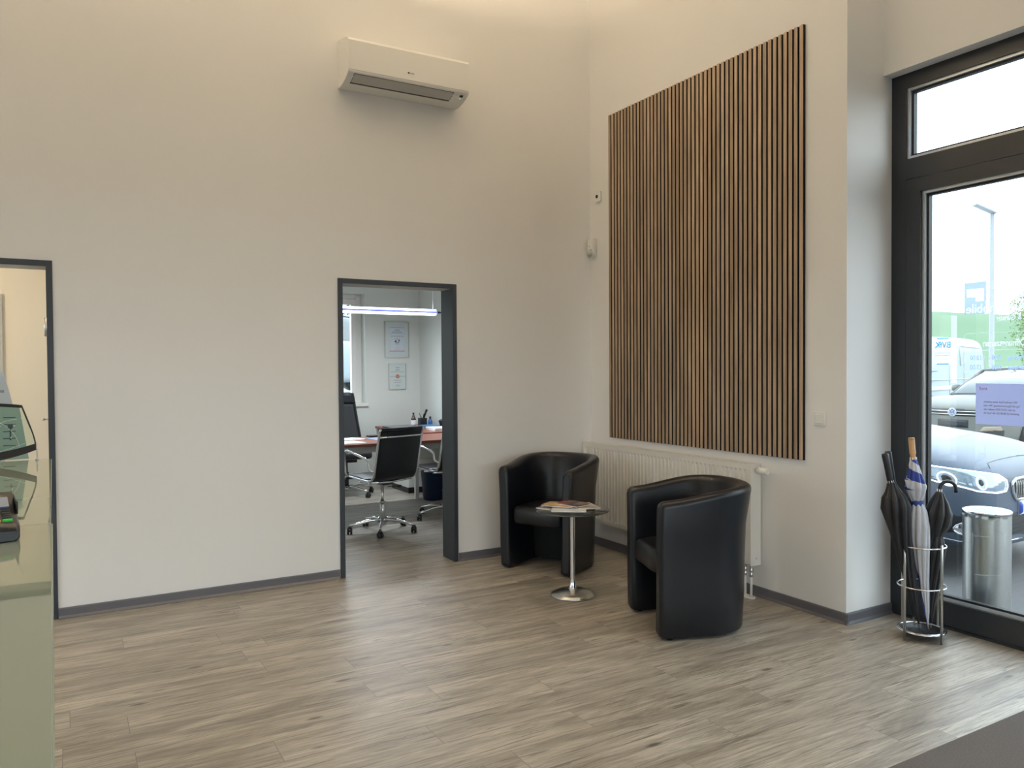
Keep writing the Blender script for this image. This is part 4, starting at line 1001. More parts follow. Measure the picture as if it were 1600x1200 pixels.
tl = thing('linear_pendant_lamp', 'long glowing white and blue linear lamp hanging in the office', 'lamp', (2.20, 8.0, 2.11))
LL = 1.50
MB().box(0, LL - .06, -.045, .045, -.010, .012, bev=.004).build('blue_louvre', M['tube_b'], tl)
b = MB(); b.rings([[(LL - .06, y, z) for y, z in ((-.045, -.010), (.045, -.010), (.045, .012), (-.045, .012))], [(LL, y, z) for y, z in ((-.02, -.005), (.02, -.005), (.02, .006), (-.02, .006))]], smooth=False); b.build('end_cap', M['plastic_k'], tl)
for z0, z1 in ((.0125, .034), (-.032, -.0105)):
    MB().box(.0, LL - .07, -.038, .038, z0, z1, bev=.008).build('tube', M['tube_w'], tl)
b = MB(); b.tube([(LL - .10, 0, .034), (LL - .10, 0, .64)], .002, 6); b.tube([(.10, 0, .034), (.10, 0, .64)], .002, 6); b.build('wire', M['brushed'], tl)
ll = bpy.data.lights.new('tube_light', 'AREA'); ll.shape = 'RECTANGLE'; ll.size = 1.4; ll.size_y = .08; ll.energy = 34; ll.color = (.88, .94, 1)
lo = bpy.data.objects.new('tube_light', ll); COL.objects.link(lo); lo.parent = tl; lo.location = (.7, 0, -.05)

# ================================================================== RECEPTION COUNTER
ct = thing('reception_counter', 'reception counter with a grey-green glass top at the left edge', 'counter')
ZC = 1.14
def qtop(xr0, xr1, y0, y1, nm):    # right edge runs from xr0 at y0 to xr1 at y1
    MB().prism([(-.75, y0), (xr0, y0), (xr1, y1), (-.75, y1)], ZC - .010, ZC).build(nm, M['counter'], ct, bevel=.0012)
def xr(y): return -.0135 - .0127 * (y - .74) - .0 * y
qtop(xr(.30), xr(1.9605), .30, 1.9605, 'glass_top'); qtop(xr(1.9635) - .0015, xr(3.41), 1.9635, 3.41, 'glass_top')
MB().prism([(xr(.30) + .0, .30), (xr(.30) + .0016, .30), (xr(1.96) + .0016, 1.96), (xr(1.96), 1.96)], ZC - .0105, ZC - .0012).build('glass_edge', M['glass_edge'], ct)
MB().prism([(-.72, .33), (-.045, .33), (-.085, 3.37), (-.72, 3.37)], .08, ZC - .0106).build('body', M['counter_body'], ct)
MB().prism([(-.70, .36), (-.10, .36), (-.13, 3.34), (-.70, 3.34)], 0, .08).build('plinth', M['anth'], ct)

# card terminal
tm = thing('card_terminal', 'black card payment terminal with coloured keys on the glass counter', 'card terminal', (-.128, 1.865, ZC + .0005), .12)
b = MB(); rs = []
prof = [(-.085, .002, .020, .036), (-.080, .000, .028, .038), (-.060, 0, .034, .040), (-.02, 0, .040, .040), (.02, 0, .046, .041), (.06, 0, .056, .043), (.09, 0, .070, .044), (.10, .01, .074, .043), (.108, .02, .060, .040)]
for y, z0, z1, w_ in prof:
    rs.append([(-w_ + .006, y, z0), (w_ - .006, y, z0), (w_, y, z0 + .006), (w_, y, z1 - .008), (w_ - .006, y, z1), (-w_ + .006, y, z1), (-w_, y, z1 - .008), (-w_, y, z0 + .006)])
b.rings(rs).build('body', M['plastic_k'], tm)
slope = math.atan2(.012, .06)
def kp(x, y, w_, m_, nm):
    zz = .034 + (y + .06) * .16
    b = MB(); b.X = T(x, y, zz + .001) @ RX(slope * .8); b.box(-w_, w_, -.0042, .0042, -.003, .0030, bev=.0018); b.build(nm, m_, tm)
kp(-.020, -.050, .0085, mat('red_key', (.75, .03, .02), .4), 'red_key'); kp(0, -.050, .0085, mat('yellow_key', (.90, .55, .03), .4), 'yellow_key'); kp(.020, -.050, .0085, mat('green_key', (.03, .50, .06), .4), 'green_key')
for r_ in range(4):
    for c_ in range(3): kp(-.020 + .020 * c_, -.034 + .014 * r_, .0075, M['mesh_k'], 'key')
b = MB(); b.X = T(0, .050, .058) @ RX(.38); b.box(-.028, .028, -.020, .020, -.002, .0022); b.build('screen', mat('terminal_screen', (.10, .16, .28), .15), tm)
b = MB(); b.X = T(0, .03, 0)
b.box(-.0425, -.0400, -.10, .05, .038, .062, bev=.001); b.box(.0400, .0425, -.02, .05, .038, .064, bev=.001); b.build('privacy_shield', M['plastic_k'], tm)

# miniature windscreen sample standing on the counter
wsn = thing('windscreen_sample', 'small model car windscreen with a black border standing on the glass counter', 'display model', (-.345, 3.33, ZC + .0005), 0)
def wpt(u, v, ins=0.0):       # u -1..1, v 0..1 ; curved glass
    half = .262 - .055 * v - .012 * (1 - v) ** 6 - ins
    zz = .003 + (.216 - 0.0) * v + .046 * (abs(u) ** 2.2) * (1 - v) - .012 * u * u * v
    return Vector((u * half, -.045 * (u * u) + .060 * v, zz + (ins * .6 if v < .5 else -ins * .6)))
b = MB(); nu, nv = 24, 10
rs = [[wpt(-1 + 2 * i / nu, j / nv) for i in range(nu + 1)] for j in range(nv + 1)]
b.rings(rs, close_u=False).build('glass', M['gl_green'], wsn)
edge = [wpt(-1 + 2 * i / nu, 0) for i in range(nu + 1)] + [wpt(1, j / 8) for j in range(1, 8)] + [wpt(1 - 2 * i / nu, 1) for i in range(nu + 1)] + [wpt(-1, 1 - j / 8) for j in range(1, 8)]
inner = [wpt(-1 + 2 * i / nu, .12, .003) for i in range(nu + 1)] + [wpt(1, .10 + .85 * j / 8, .003) for j in range(1, 8)] + [wpt(1 - 2 * i / nu, .96, .003) for i in range(nu + 1)] + [wpt(-1, .96 - .86 * j / 8, .003) for j in range(1, 8)]
b = MB(); off = Vector((0, -.0012, 0)); b.rings([[p + off for p in edge], [p + off for p in inner]], cap0=False, cap1=False)
b.tube(edge, .0026, 6, closed=True); b.build('black_border', M['plastic_k'], wsn)
b = MB()
def curve_on(ps): b.tube([wpt(u, v) + Vector((0, -.0015, 0)) for u, v in ps], .0007, 5)
def bez(p0, p1, p2, n=12): return [tuple((1 - t) ** 2 * a + 2 * t * (1 - t) * q + t * t * c for a, q, c in zip(p0, p1, p2)) for t in [k / n for k in range(n + 1)]]
curve_on(bez((.52, .14), (.40, .70), (.86, .70))); curve_on(bez((.52, .14), (.70, .16), (.88, .20))); curve_on(bez((.55, .70), (.80, .55), (.80, .16))); curve_on(bez((.05, .66), (.55, .72), (.62, .58)))
curve_on(bez((-.2, .2), (.1, .9), (.5, .5))); curve_on(bez((-.8, .2), (-.6, .8), (-.2, .6))); curve_on(bez((.30, .45), (.55, .45), (.5, .2)))
b.build('wiper_field_lines', M['vinyl_w'], wsn)
b = MB(); 
for u, v in ((.93, .72), (.80, .58), (.72, .36)): b.box(*(lambda p: (p.x - .002, p.x + .002, p.y - .004, p.y - .0015, p.z - .003, p.z + .003))(wpt(u, v)))
b.build('highlight_dot', M['vinyl_w'], wsn)
b = MB(); b.X = T(.165, .045, .135); b.box(-.003, .012, 0, .004, -.012, .004); b.box(.002, .007, .0, .003, -.055, -.012); b.build('sensor_bracket', M['plastic_k'], wsn)
b = MB(); b.box(-.14, .14, .006, .05, 0, .010, bev=.003); b.build('foot', mat('clear_grey_foot', (.45, .55, .52), .2), wsn)
# leaflet behind the sample
lf = thing('green_leaflet', 'grey-green printed leaflet standing behind the model windscreen', 'leaflet', (-.345, 3.47, ZC + .0005))
b = MB(); b.X = RX(-.25); b.prism([(-.20, 0), (.222, 0), (.192, .205), (-.20, .205)], 0, .003, 'y'); b.build('sheet', M['green_card'], lf)
b = MB(); b.X = RX(-.25)
for r_ in range(6):
    for c_ in range(5): b.box(-.14 + c_ * .070, -.100 + c_ * .070, -.0012, -.0002, .025 + r_ * .027, .028 + r_ * .027)
b.build('print', M['ink'], lf)
cs = thing('card_sign', 'grey card sign standing at the left edge behind the model windscreen', 'sign', (-.30, 3.56, ZC + .0005))
b = MB(); b.X = RX(-.12); b.prism([(-.16, 0), (.168, 0), (.094, .335), (-.16, .335)], 0, .004, 'y'); b.build('card', M['grey_card'], cs)
b = MB(); b.X = RX(-.12); b.box(-.02, .095, -.0012, -.0002, .252, .262); b.box(-.02, .080, -.0012, -.0002, .228, .234); b.box(.02, .07, -.0012, -.0002, .155, .158); b.build('print', M['ink_g'], cs)
b = MB(); b.X = RX(-.12); b.box(.03, .080, -.0014, -.0002, .170, .200); b.build('white_patch', M['paper'], cs)
pn_ = thing('metal_pin', 'thin upright metal pin at the far end of the glass counter', 'pin', (-.094, 3.40, ZC + .0003))
MB().lathe([(.006, 0), (.006, .003), (.0022, .005), (.0022, .018), (.0028, .019), (.0028, .024), (.0022, .025), (.0022, .042), (.001, .043)], 12).build('body', M['brushed'], pn_)
# ================================================================== OUTSIDE
def bake(o, extra=None):
    dg = bpy.context.evaluated_depsgraph_get(); dg.update()
    me = bpy.data.meshes.new_from_object(o.evaluated_get(dg)); o.modifiers.clear(); old = o.data; o.data = me; bpy.data.meshes.remove(old)
    return o
def car(label, loc, phi, paint, st, belt_roof, wheels, name='car', cat='car', group=None):
    """st: stations (x, half width, shoulder height, bottom) ; nose at x=0 looking +X"""
    t = thing(name, label, cat, loc, math.radians(phi), group)
    rs = []
    for x, w, zs, zb, cr_ in st:
        half = [(0, zb), (w * .80, zb), (w * .955, zb + .05), (w * .985, zb + (zs - zb) * .35), (w, zb + (zs - zb) * .62), (w * .985, zs - .10), (w * .93, zs - .02), (w * .70, zs + cr_ * .6), (w * .35, zs + cr_ * .9), (0, zs + cr_)]
        ring = [(x, -y, z) for y, z in half] + [(x, y, z) for y, z in reversed(half[1:-1])]
        rs.append(ring)
    body = MB().rings(rs).build('body', paint, t, sub=2)
    # wheel arches cut out of the body
    L_ = -st[-1][0]; wr = wheels[0]
    cb = MB()
    for wx in wheels[1:]:
        for s_ in (-1, 1):
            cb.X = T(wx, s_ * (st[len(st) // 2][1] - .10), wr) @ RX(PI/2); cb.cyl(wr + .045, -.16, .16, 28)
    cut = cb.build('cutter', M['void'], t)
    md = body.modifiers.new('arch', 'BOOLEAN'); md.operation = 'DIFFERENCE'; md.object = cut; md.solver = 'FAST'
    bake(body); bpy.data.objects.remove(cut)
    for wx in wheels[1:]:
        for s_ in (-1, 1):
            b = MB(); b.X = T(wx, s_ * (st[len(st) // 2][1] - .115), wr) @ RX(s_ * PI/2)
            b.lathe([(wr * .66, -.10), (wr - .02, -.105), (wr, -.085), (wr, .085), (wr - .02, .105), (wr * .66, .10), (wr * .64, .0)], 36)
            wh = b.build('wheel', M['plastic_k'], t)
            b = MB(); b.X = T(wx, s_ * (st[len(st) // 2][1] - .115), wr) @ RX(s_ * PI/2)
            b.lathe([(wr * .65, -.095), (wr * .65, -.07), (wr * .60, -.06), (wr * .60, -.02), (.05, -.015), (.05, -.01), (.001, -.01)], 30)
            for k in range(10):
                a = 2 * PI * k / 10; b.tube([(.03 * math.cos(a), .03 * math.sin(a), -.075), (wr * .62 * math.cos(a), wr * .62 * math.sin(a), -.085)], .014, 6)
            b.build('rim', M['brushed'], wh)
    # greenhouse
    rs = []; rf = []
    for x, wb_, zb_, wt_, zt_ in belt_roof:
        half = [(0, zb_ - .06), (wb_, zb_ - .06), (wb_, zb_), (wt_ + (wb_ - wt_) * .35, zb_ + (zt_ - zb_) * .66), (wt_, zt_ - .035 * min(1, (zt_ - zb_) * 4)), (wt_ * .8, zt_ - .004), (0, zt_ + .012)]
        rs.append([(x, -y, z) for y, z in half] + [(x, y, z) for y, z in reversed(half[1:-1])])
    MB().rings(rs).build('windows', M['car_glass'], t)
    roof = [q for q in belt_roof if q[4] - q[2] > .33]
    b = MB(); R_ = []
    for x, wb_, zb_, wt_, zt_ in roof:
        R_.append([(x, y, z) for y, z in ((-wt_ * 1.02, zt_ - .045), (-wt_ * 1.0, zt_ - .01), (-wt_ * .6, zt_ + .014), (0, zt_ + .022), (wt_ * .6, zt_ + .014), (wt_ * 1.0, zt_ - .01), (wt_ * 1.02, zt_ - .045), (wt_ * .9, zt_ - .05), (0, zt_ - .02), (-wt_ * .9, zt_ - .05))])
    b.rings(R_)
    i0 = belt_roof.index(roof[0]); i1 = belt_roof.index(roof[-1])
    for s_ in (-1, 1):
        a_, c_ = belt_roof[0], roof[0]; b.tube([(a_[0], s_ * a_[1], a_[2] - .02), (c_[0], s_ * c_[3], c_[4] - .02)], [.035, .03], 8)
        a_, c_ = belt_roof[-1], roof[-1]; b.tube([(a_[0], s_ * a_[1], a_[2] - .02), (c_[0], s_ * c_[3], c_[4] - .02)], [.07, .05], 8)
        mdl = roof[len(roof) // 2]; b.tube([(mdl[0], s_ * (mdl[1] + .004), mdl[2] - .03), (mdl[0], s_ * (mdl[3] + .006), mdl[4] - .03)], .03, 8)
    b.build('roof', paint, t)
    for s_ in (-1, 1):
        xm = belt_roof[0][0] - .45; b = MB(); b.X = T(xm, s_ * (belt_roof[0][1] + .20), belt_roof[0][2] + .10)
        b.lathe([(.02, -.065), (.07, -.055), (.085, 0), (.07, .055), (.02, .065)], 16)
        for v in b.bm.verts: pass
        b.X = Matrix.Identity(4); b.tube([(xm, s_ * (belt_roof[0][1] + .02), belt_roof[0][2] + .03), (xm, s_ * (belt_roof[0][1] + .18), belt_roof[0][2] + .07)], .02, 8)
        b.build('wing_mirror', paint, t)
    dg = bpy.context.evaluated_depsgraph_get(); bm = bmesh.new(); bm.from_mesh(body.data); bvh = BVHTree.FromBMesh(bm); bm.free()
    return t, bvh, body
def hit(bvh, l, z, off=.004):
    r = bvh.ray_cast(Vector((1, -l, z)), Vector((-1, 0, 0)))
    if r[0] is None: r = bvh.find_nearest(Vector((-.3, -l, z)))
    return r[0] + Vector((off, -off * (1 if l > .5 else 0) * .6, 0))
def patch(name, bvh, out_, m, parent, off=.004, rings_=5):
    cx = sum(p[0] for p in out_) / len(out_); cz = sum(p[1] for p in out_) / len(out_)
    P = []
    for i in range(len(out_)):
        a, c = out_[i], out_[(i + 1) % len(out_)]
        for f in (0, .34, .67): P.append((a[0] + (c[0] - a[0]) * f, a[1] + (c[1] - a[1]) * f))
    rs = []
    for k in range(rings_ + 1):
        q = 1 - k / rings_ * .98
        rs.append([hit(bvh, cx + (l - cx) * q, cz + (z - cz) * q, off if k else off * .2) for l, z in P])
    return MB().rings(rs, cap0=False).build(name, m, parent)
def line(name, bvh, pts, r, m, parent, off=.002, closed=False):
    P = []
    for i in range(len(pts) - (0 if closed else 1)):
        a, c = pts[i], pts[(i + 1) % len(pts)]
        for f in (0, .25, .5, .75): P.append((a[0] + (c[0] - a[0]) * f, a[1] + (c[1] - a[1]) * f))
    if not closed: P.append(pts[-1])
    return MB().tube([hit(bvh, l, z, off) for l, z in P], r, 8, closed=closed).build(name, m, parent)
M['car_glass'] = mat('car_glass', (0.03, 0.045, 0.05), 0.03, coat=1.0, spec=1.0)
M['car_glass_pale'] = mat('car_glass_pale', (0.35, 0.50, 0.55), 0.03, coat=1.0)
pale = mat('silver_blue_car_paint', (0.085, 0.11, 0.155), 0.42, 0.0, coat=.12, spec=.35)
silver = mat('champagne_silver_car_paint', (0.145, 0.148, 0.135), 0.45, 0.0, coat=.12, spec=.35)
greyp = mat('grey_car_paint', (0.07, 0.08, 0.11), 0.3, 0.3, coat=1.0)
whitep = mat('white_van_paint', (0.34, 0.40, 0.43), 0.5, coat=.2)
dark = mat('dark_grille_plastic', (0.015, 0.018, 0.022), 0.45)

def st_hatch(k=1.0, zn=.70, hood=1.0, L_=4.3):
    return [(0, .42, zn - .06, .26, .0), (-.02, .60, zn, .22, .015), (-.09, .72, zn + .045, .20, .02), (-.25, .805, zn + .10, .19, .03), (-.50, .855, zn + .165, .19, .035), (-.9, .878, hood - .06, .20, .04), (-1.25, .882, hood - .005, .20, .035), (-1.9, .882, hood, .20, .0), (-2.8, .882, hood + .015, .20, .0), (-3.5, .878, hood + .03, .21, .0), (-4.0, .83, hood + .02, .24, .0), (-L_ + .04, .74, hood - .03, .30, .0), (-L_, .60, hood - .12, .36, .0)]
def gh_hatch(hood=1.0, roof=1.42):
    return [(-1.02, .66, hood + .0, .60, hood + .02), (-1.35, .72, hood, .60, hood + (roof - hood) * .52), (-1.78, .76, hood, .575, roof - .03), (-2.2, .78, hood, .585, roof), (-2.9, .78, hood + .01, .585, roof - .005), (-3.5, .76, hood + .02, .56, roof - .06), (-3.85, .72, hood + .02, .55, roof - .14), (-4.08, .68, hood + .02, .62, hood + .10)]
bm_, bv, _b = car('silver-blue hatchback with a lit headlamp parked right outside the glass door', (6.107, 2.957, -.02), 273.0, pale, st_hatch(zn=.74, hood=.99), [(q[0] - .12, *q[1:]) for q in gh_hatch(.985)], (.315, -.78, -3.45))
hl = [(.415, .645), (.425, .690), (.50, .735), (.62, .755), (.74, .775), (.835, .80), (.862, .80), (.858, .755), (.80, .680), (.68, .628), (.54, .610), (.44, .615)]
for s_, nm in ((1, 'headlamp'), (-1, 'headlamp')):
    H = [(l * s_, z) for l, z in hl]
    h_ = patch(nm, bv, H, mat('headlamp_lens', (.30, .38, .46), .08, .3, coat=1.0), bm_, .006)
    line('lamp_surround', bv, H, .004, M['drl'] if s_ == 1 else M['chrome'], h_, .008, True)  # near-side chrome surround is given a glow by emission; far side is plain chrome
    for cl, cz, rx, rz_ in ((.650, .685, .028, .044), (.775, .705, .022, .046)):
        pts = [(s_ * (cl + rx * math.cos(a)), cz + rz_ * math.sin(a)) for a in [2 * PI * k / 16 for k in range(16)]]
        line('light_ring', bv, pts, .0042, M['drl'], h_, .016, True)
        patch('projector', bv, [(s_ * (cl + rx * .6 * math.cos(a)), cz + rz_ * .6 * math.sin(a)) for a in [2 * PI * k / 10 for k in range(10)]], M['plastic_k'], h_, .012, 3)
    fg = [(s_ * (.715 + .040 * math.cos(a)), .365 + .045 * math.sin(a)) for a in [2 * PI * k / 14 for k in range(14)]]
    patch('bumper_intake', bv, [(s_ * .56, .30), (s_ * .54, .40), (s_ * .60, .46), (s_ * .80, .47), (s_ * .80, .30)], dark, bm_, .003)
    f_ = patch('fog_lamp', bv, fg, M['chrome'], bm_, .010, 3); line('fog_ring', bv, fg, .005, M['chrome'], f_, .010, True)
    line('bumper_trim', bv, [(s_ * .84, .31), (s_ * .72, .27), (s_ * .5, .262), (s_ * .2, .26)], .006, M['chrome'], bm_, .004)
    kd = [(s_ * .045, .575), (s_ * .05, .665), (s_ * .10, .695), (s_ * .30, .690), (s_ * .355, .665), (s_ * .345, .60), (s_ * .30, .545), (s_ * .10, .540)]
    k_ = patch('kidney_grille', bv, kd, dark, bm_, .004); line('chrome_ring', bv, kd, .012, M['chrome'], k_, .006, True)
    for q in range(8): line('grille_bar', bv, [(s_ * (.09 + .03 * q), .56), (s_ * (.09 + .03 * q), .675)], .004, M['brushed'], k_, .010)
patch('lower_grille', bv, [(-.48, .28), (-.50, .40), (-.40, .455), (.40, .455), (.50, .40), (.48, .28)], dark, bm_, .003)
for z in (.31, .34, .37, .40, .43): line('mesh_bar', bv, [(-.46, z), (.46, z)], .003, M['mesh_k'], bm_, .008)
pl_ = patch('number_plate', bv, [(-.26, .43), (-.26, .53), (.26, .53), (.26, .43)], M['paper'], bm_, .020, 3)
patch('blue_band', bv, [(.225, .432), (.225, .528), (.258, .528), (.258, .432)], mat('plate_blue', (.02, .08, .45), .5), pl_, .024, 2)
def top_line(name, bvh, pts, r, m, parent):
    P = []
    for i in range(len(pts) - 1):
        a, c = pts[i], pts[i + 1]
        for f in (0, .25, .5, .75): P.append((a[0] + (c[0] - a[0]) * f, a[1] + (c[1] - a[1]) * f))
    P.append(pts[-1]); Q = []
    for x, l in P:
        h = bvh.ray_cast(Vector((x, -l, 3)), Vector((0, 0, -1)))
        if h[0] is not None: Q.append(h[0] + Vector((0, 0, .0005)))
    return MB().tube(Q, r, 6).build(name, m, parent)
for s_ in (-1, 1):
    top_line('bonnet_gap', bv, [(-.075, s_ * .51), (-.115, s_ * .46), (-.125, s_ * .30), (-.135, 0)], .003, M['plastic_k'], bm_)
    top_line('bonnet_gap', bv, [(-.33, s_ * .775), (-.45, s_ * .765), (-.8, s_ * .765), (-1.2, s_ * .76)], .003, M['plastic_k'], bm_)
    if False: top_line('bonnet_crease', bv, [(-.12, s_ * .34), (-.6, s_ * .46), (-1.15, s_ * .52)], .004, pale, bm_)

vw, bv2, _b = car('light silver car facing the building behind the hatchback', (12.89, 7.53, -.02), 178, silver, st_hatch(zn=.80, hood=.99), gh_hatch(.99, 1.46), (.33, -.85, -3.5))
patch('upper_grille', bv2, [(-.52, .655), (-.56, .78), (.56, .78), (.52, .655)], dark, vw, .004)
for z in (.685, .735): line('chrome_bar', bv2, [(-.60, z + .004), (0, z), (.60, z + .004)], .008, M['brushed'], vw, .014)
b = MB(); b.X = T(.004, 0, .72) @ RZ(PI/2) @ RX(PI/2)
b.X = T(.012, 0, .72) @ FACE_PX
b.tube([(.066 * math.cos(a), .066 * math.sin(a), .008) for a in [2 * PI * k / 32 for k in range(32)]], .008, 8, closed=True)
b.tube([(-.028, .050, .008), (0, .004, .008), (.028, .050, .008)], .0065, 6); b.tube([(-.052, .028, .008), (-.026, -.048, .008), (0, -.008, .008), (.026, -.048, .008), (.052, .028, .008)], .0065, 6)
b.build('round_badge', M['vinyl_w'], vw)
b = MB(); b.X = T(.0, 0, .72) @ FACE_PX; b.cyl(.066, 0, .016, 28); b.build('badge_disc', mat('badge_navy', (.10, .14, .26), .3), vw)
for s_ in (-1, 1):
    patch('headlamp', bv2, [(s_ * .57, .67), (s_ * .57, .79), (s_ * .80, .82), (s_ * .80, .70)], mat('headlamp_glass', (.35, .42, .46), .1, .3, coat=1), vw, .006)
    patch('bumper_corner', bv2, [(s_ * .40, .30), (s_ * .42, .42), (s_ * .60, .50), (s_ * .78, .46), (s_ * .76, .30)], dark, vw, .004)
    patch('brown_trim', bv2, [(s_ * .44, .42), (s_ * .50, .50), (s_ * .72, .52), (s_ * .74, .44)], mat('brown_bumper_trim', (.30, .25, .19), .4), vw, .008, 3)  # brown panel at each lower corner of the bumper
patch('bumper_intake', bv2, [(-.40, .30), (-.40, .42), (.40, .42), (.40, .30)], dark, vw, .004)
pl_ = patch('plate_holder', bv2, [(-.26, .47), (-.26, .60), (.26, .60), (.26, .47)], dark, vw, .02, 3)
for s_ in (-1, 1): top_line('bonnet_gap', bv2, [(-.20, s_ * .60), (-.6, s_ * .72), (-1.1, s_ * .74)], .003, M['plastic_k'], vw)

# white panel van beyond the parked cars
vn = thing('van', 'white panel van parked behind the silver car', 'van', (24.15, 14.15, -.02), math.atan2(.93, 4))
rs = []
for x, k, top in ((0.02, .90, 1.55), (-.03, .96, 1.95), (-.12, .985, 2.16), (-.40, 1.0, 2.30), (-1.2, 1.0, 2.33), (-3.6, 1.0, 2.33), (-4.2, .99, 2.22), (-4.9, .96, 1.62), (-5.3, .93, 1.15), (-5.8, .84, 1.0), (-5.95, .70, .85)):
    w_ = .98 * k; half = [(0, .25), (w_ * .95, .25), (w_, .40), (w_, 1.0 if top > 1.2 else top * .7), (w_ * .97, top - .25 if top > 1.3 else top - .1), (w_ * .90, top - .06), (w_ * .75, top - .01), (0, top + .02)]
    rs.append([(x, -y, z) for y, z in half] + [(x, y, z) for y, z in reversed(half[1:-1])])
MB().rings(rs).build('body', whitep, vn, sub=1)
b = MB(); P = [(-2.4, 1.50), (-2.4, 2.02), (-2.36, 2.06), (-.55, 2.02), (-.35, 1.95), (-.22, 1.75), (-.10, 1.1)]
b.tube([(x, -.985 + .06 * max(0, (z - 1.5)), z) for x, z in P], .010, 6); b.tube([(-4.9, -.975, 1.12), (-.3, -.985, 1.12)], .012, 6); b.tube([(-3.3, -.985, .45), (-3.3, -.985, 2.0)], .008, 6); b.tube([(-2.1, -.985, .45), (-2.1, -.985, 2.0)], .008, 6)
b.build('panel_seams', M['plastic_g'], vn)
MB().box(-4.9, -.35, -.992, -.972, .84, .95, bev=.01).build('side_moulding', M['plastic_g'], vn)
for wx in (-1.1, -4.6):
    for s_ in (-1, 1):
        b = MB(); b.X = T(wx, s_ * .88, .35) @ RX(s_ * PI/2); b.lathe([(.22, -.10), (.34, -.11), (.36, -.08), (.36, .08), (.34, .10), (.22, .10)], 32); wl = b.build('wheel', M['plastic_k'], vn)
        b = MB(); b.X = T(wx, s_ * .88, .35) @ RX(s_ * PI/2); b.lathe([(.215, -.10), (.20, -.08), (.05, -.07), (.001, -.075)], 24); b.build('rim', M['brushed'], wl)
MB().box(-5.02, -4.10, -.955, .955, 1.35, 1.36).build('cab_floor', M['plastic_k'], vn)

sv, _v, _b = car('dark grey estate car far behind under the tree', (32.0, 13.4, .0), 195, greyp, [(x * 1.05, w * 1.04, z * 1.12 + .05, zb, c) for x, w, z, zb, c in st_hatch(zn=.85, hood=1.1)], [(x * 1.05, a * 1.04, b_ * 1.12 + .05, c * 1.04, d * 1.12 + .05) for x, a, b_, c, d in gh_hatch(1.1, 1.72)], (.36, -.9, -3.7))

# ashtray bin outside the door
ab = thing('ashtray_bin', 'cylindrical stainless steel ashtray bin outside the glass door', 'litter bin', (4.690, 2.535, -.02))
R0, HB = .125, .63
b = MB(); n = 48
def ring_(z, r=R0): return [(r * math.cos(2 * PI * k / n), r * math.sin(2 * PI * k / n), z) for k in range(n)]
ad = math.atan2(-.5, .866)       # the opening faces the entrance side
def inside(k, z):
    a = (2 * PI * (k + .5) / n - ad + PI) % (2 * PI) - PI
    return abs(a) < .62 and .44 < z < .535
zs = [0, .01, .2, .40, .445, .46, .49, .515, .53, .56, .60, .64, HB]
vr = [[b.v(p) for p in ring_(z)] for z in zs]; vi = [[b.v(p) for p in ring_(z, R0 - .004)] for z in zs]
for i in range(len(zs) - 1):
    zc = (zs[i] + zs[i + 1]) / 2
    for k in range(n):
        if inside(k, zc): continue
        k2 = (k + 1) % n
        for V in (vr, vi):
            f = b.bm.faces.new((V[i][k], V[i][k2], V[i + 1][k2], V[i + 1][k])); f.smooth = True
b.build('body', M['brushed'], ab)
MB().lathe([(.108, HB - .006), (R0 + .002, HB - .006), (R0 + .005, HB + .006), (R0 + .001, HB + .014), (.114, HB + .012), (.108, HB + .004)], 48, cap=False).build('top_ring', M['chrome'], ab)
b = MB(); 
for k in range(-6, 7):
    w_ = math.sqrt(max(0, .106 ** 2 - (k * .016) ** 2)); b.box(k * .016 - .0035, k * .016 + .0035, -w_, w_, HB + .002, HB + .006)
b.box(-.108, .108, -.004, .004, HB, HB + .0045); b.build('ash_grid', M['brushed'], ab)
MB().lathe([(.001, HB - .035), (.106, HB - .035), (.106, HB - .03), (.001, HB - .03)], 32).build('ash_pan', M['plastic_g'], ab)
MB().lathe([(.1265, .002), (.128, .004), (.128, .022), (.1265, .024)], 40, cap=False).build('base_ring', M['plastic_k'], ab)

# lamp post
lpst = thing('street_lamp', 'tall grey street lamp post in the car park', 'street lamp', (19.72, 10.57, -.02))
MB().lathe([(.085, 0), (.085, .6), (.060, .62), (.048, 5.20)], 20).build('pole', mat('galvanised_grey', (.26, .275, .31), .5), lpst)
b = MB(); b.X = T(0, 0, 5.22) @ RZ(math.atan2(.5, -.866)) @ RY(-.42); b.box(-.06, .50, -.10, .10, .0, .06, bev=.025, seg=3); b.build('lamp_head', mat('lamp_head_grey', (.35, .37, .40), .4), lpst)

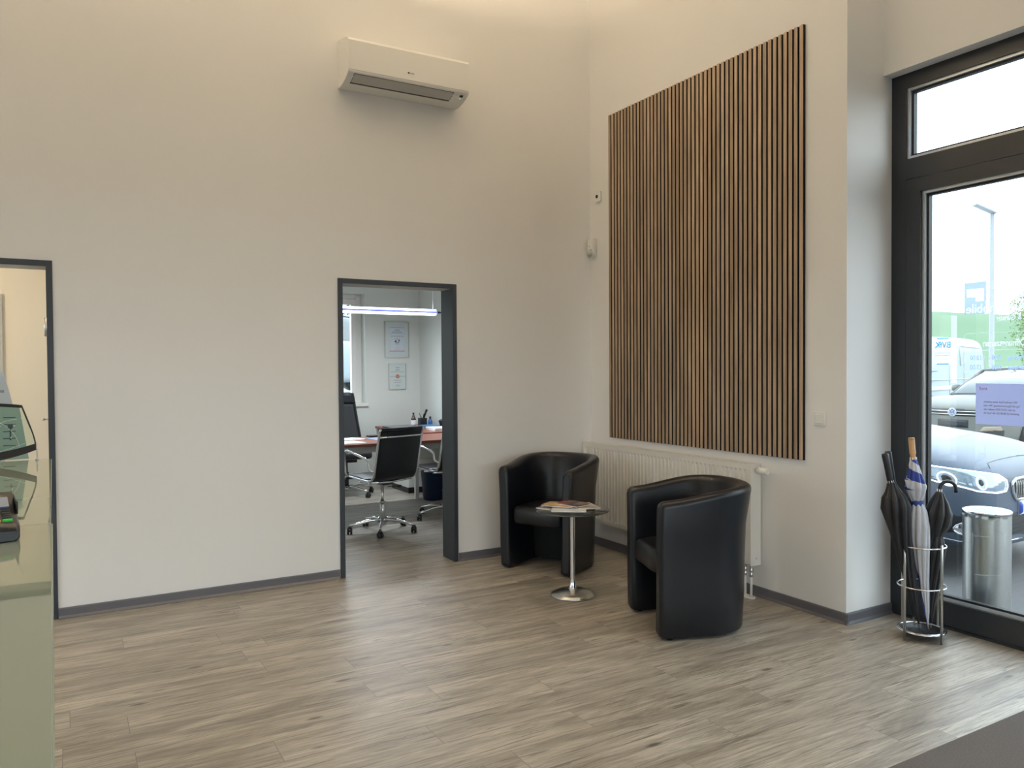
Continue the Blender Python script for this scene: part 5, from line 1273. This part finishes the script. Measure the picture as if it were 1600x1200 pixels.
# trees
def tree(label, loc, H, R_, trunk, nl, leaf, m, seed, name='tree', clusters=9, flat=.85):
    random.seed(seed); t = thing(name, label, 'tree', loc)
    b = MB(); b.tube([(0, 0, 0), (.05, 0, trunk * .6), (0, .05, H * .75)], [R_ * .08, R_ * .06, R_ * .02], 8)
    cl = []
    for k in range(clusters):
        a = random.uniform(0, 2 * PI); rr = R_ * random.uniform(.2, .62); zc = trunk + (H - trunk) * random.uniform(.15, .8)
        cl.append((Vector((rr * math.cos(a), rr * math.sin(a), zc)), R_ * random.uniform(.38, .58)))
        b.tube([(0, 0, trunk * .8), (rr * .5 * math.cos(a), rr * .5 * math.sin(a), (trunk + zc) / 2), tuple(cl[-1][0])], [R_ * .035, R_ * .025, R_ * .01], 6)
    b.build('trunk', M['bark'], t)
    b = MB()
    for k in range(nl):
        c, rad = random.choice(cl); d = Vector((random.gauss(0, 1), random.gauss(0, 1), random.gauss(0, 1))).normalized() * rad * random.uniform(.55, 1) ; d.z *= flat
        p = c + d; u = Vector((random.gauss(0, 1), random.gauss(0, 1), random.gauss(0, 1))).normalized(); w_ = u.orthogonal().normalized()
        s_ = leaf * random.uniform(.6, 1.2); b.quad([p - u * s_, p + w_ * s_ * .5, p + u * s_, p - w_ * s_ * .5])
    b.build('foliage', m, t); return t
tree('leafy green tree at the right behind the parked cars', (45.0, 19.7, 0), 6.0, 3.7, .6, 30000, .085, M['leaf'], 1, clusters=26)
#tree('bushy green tree at the far right beyond the grey estate car', (47.5, 19.2, 0), 5.0, 3.0, .5, 3500, .14, M['leaf'], 2, clusters=12)
tree('distant grey-green tree on the horizon behind the lamp post', (176.8, 96.5, 8.2), 5.2, 3.2, .8, 900, .4, M['leaf2'], 3)
tree('leafy tree outside the office window', (7.3, 19.6, 0), 5.2, 1.7, 1.6, 3500, .09, M['leaf'], 5, clusters=10)
# meadow hill
b = MB(); rs = []
for i in range(22):
    r_ = 70 + i * 9.0; row = []
    for k in range(41):
        a = math.radians(-30 + 100 * k / 40)
        hgt = 14.8 * (1 / (1 + math.exp(-(r_ - 135) / 18))) + .9 * math.sin(a * 9 + .6) * (i / 21) - 2.5 * (1 / (1 + math.exp(-(math.radians(30) - a) * 60))) * (i / 21)
        row.append((r_ * math.cos(a), r_ * math.sin(a), hgt - .3))
    rs.append(row)
structure('meadow_hill', b.rings(rs, close_u=False), M['grass'])
# gravel bank and a parked van behind the office window
b = MB(); b.rings([[(-8, 12.5, -.1), (30, 12.5, -.1)], [(-8, 13.6, 1.0), (30, 13.6, 1.0)], [(-8, 26, 1.05), (30, 26, 1.05)]], close_u=False, smooth=False)
structure('gravel_bank', b, M['gravel'])
ov, _v, _b = car('white car parked on the gravel bank outside the office window', (6.3, 15.4, 1.03), 20, whitep, st_hatch(zn=.78, hood=1.0), gh_hatch(1.0, 1.5), (.32, -.8, -3.45))
for o in bpy.data.objects:
    if o.type == 'MESH' and o.parent is None and 'label' not in o and 'kind' not in o: print('UNTAGGED', o.name)
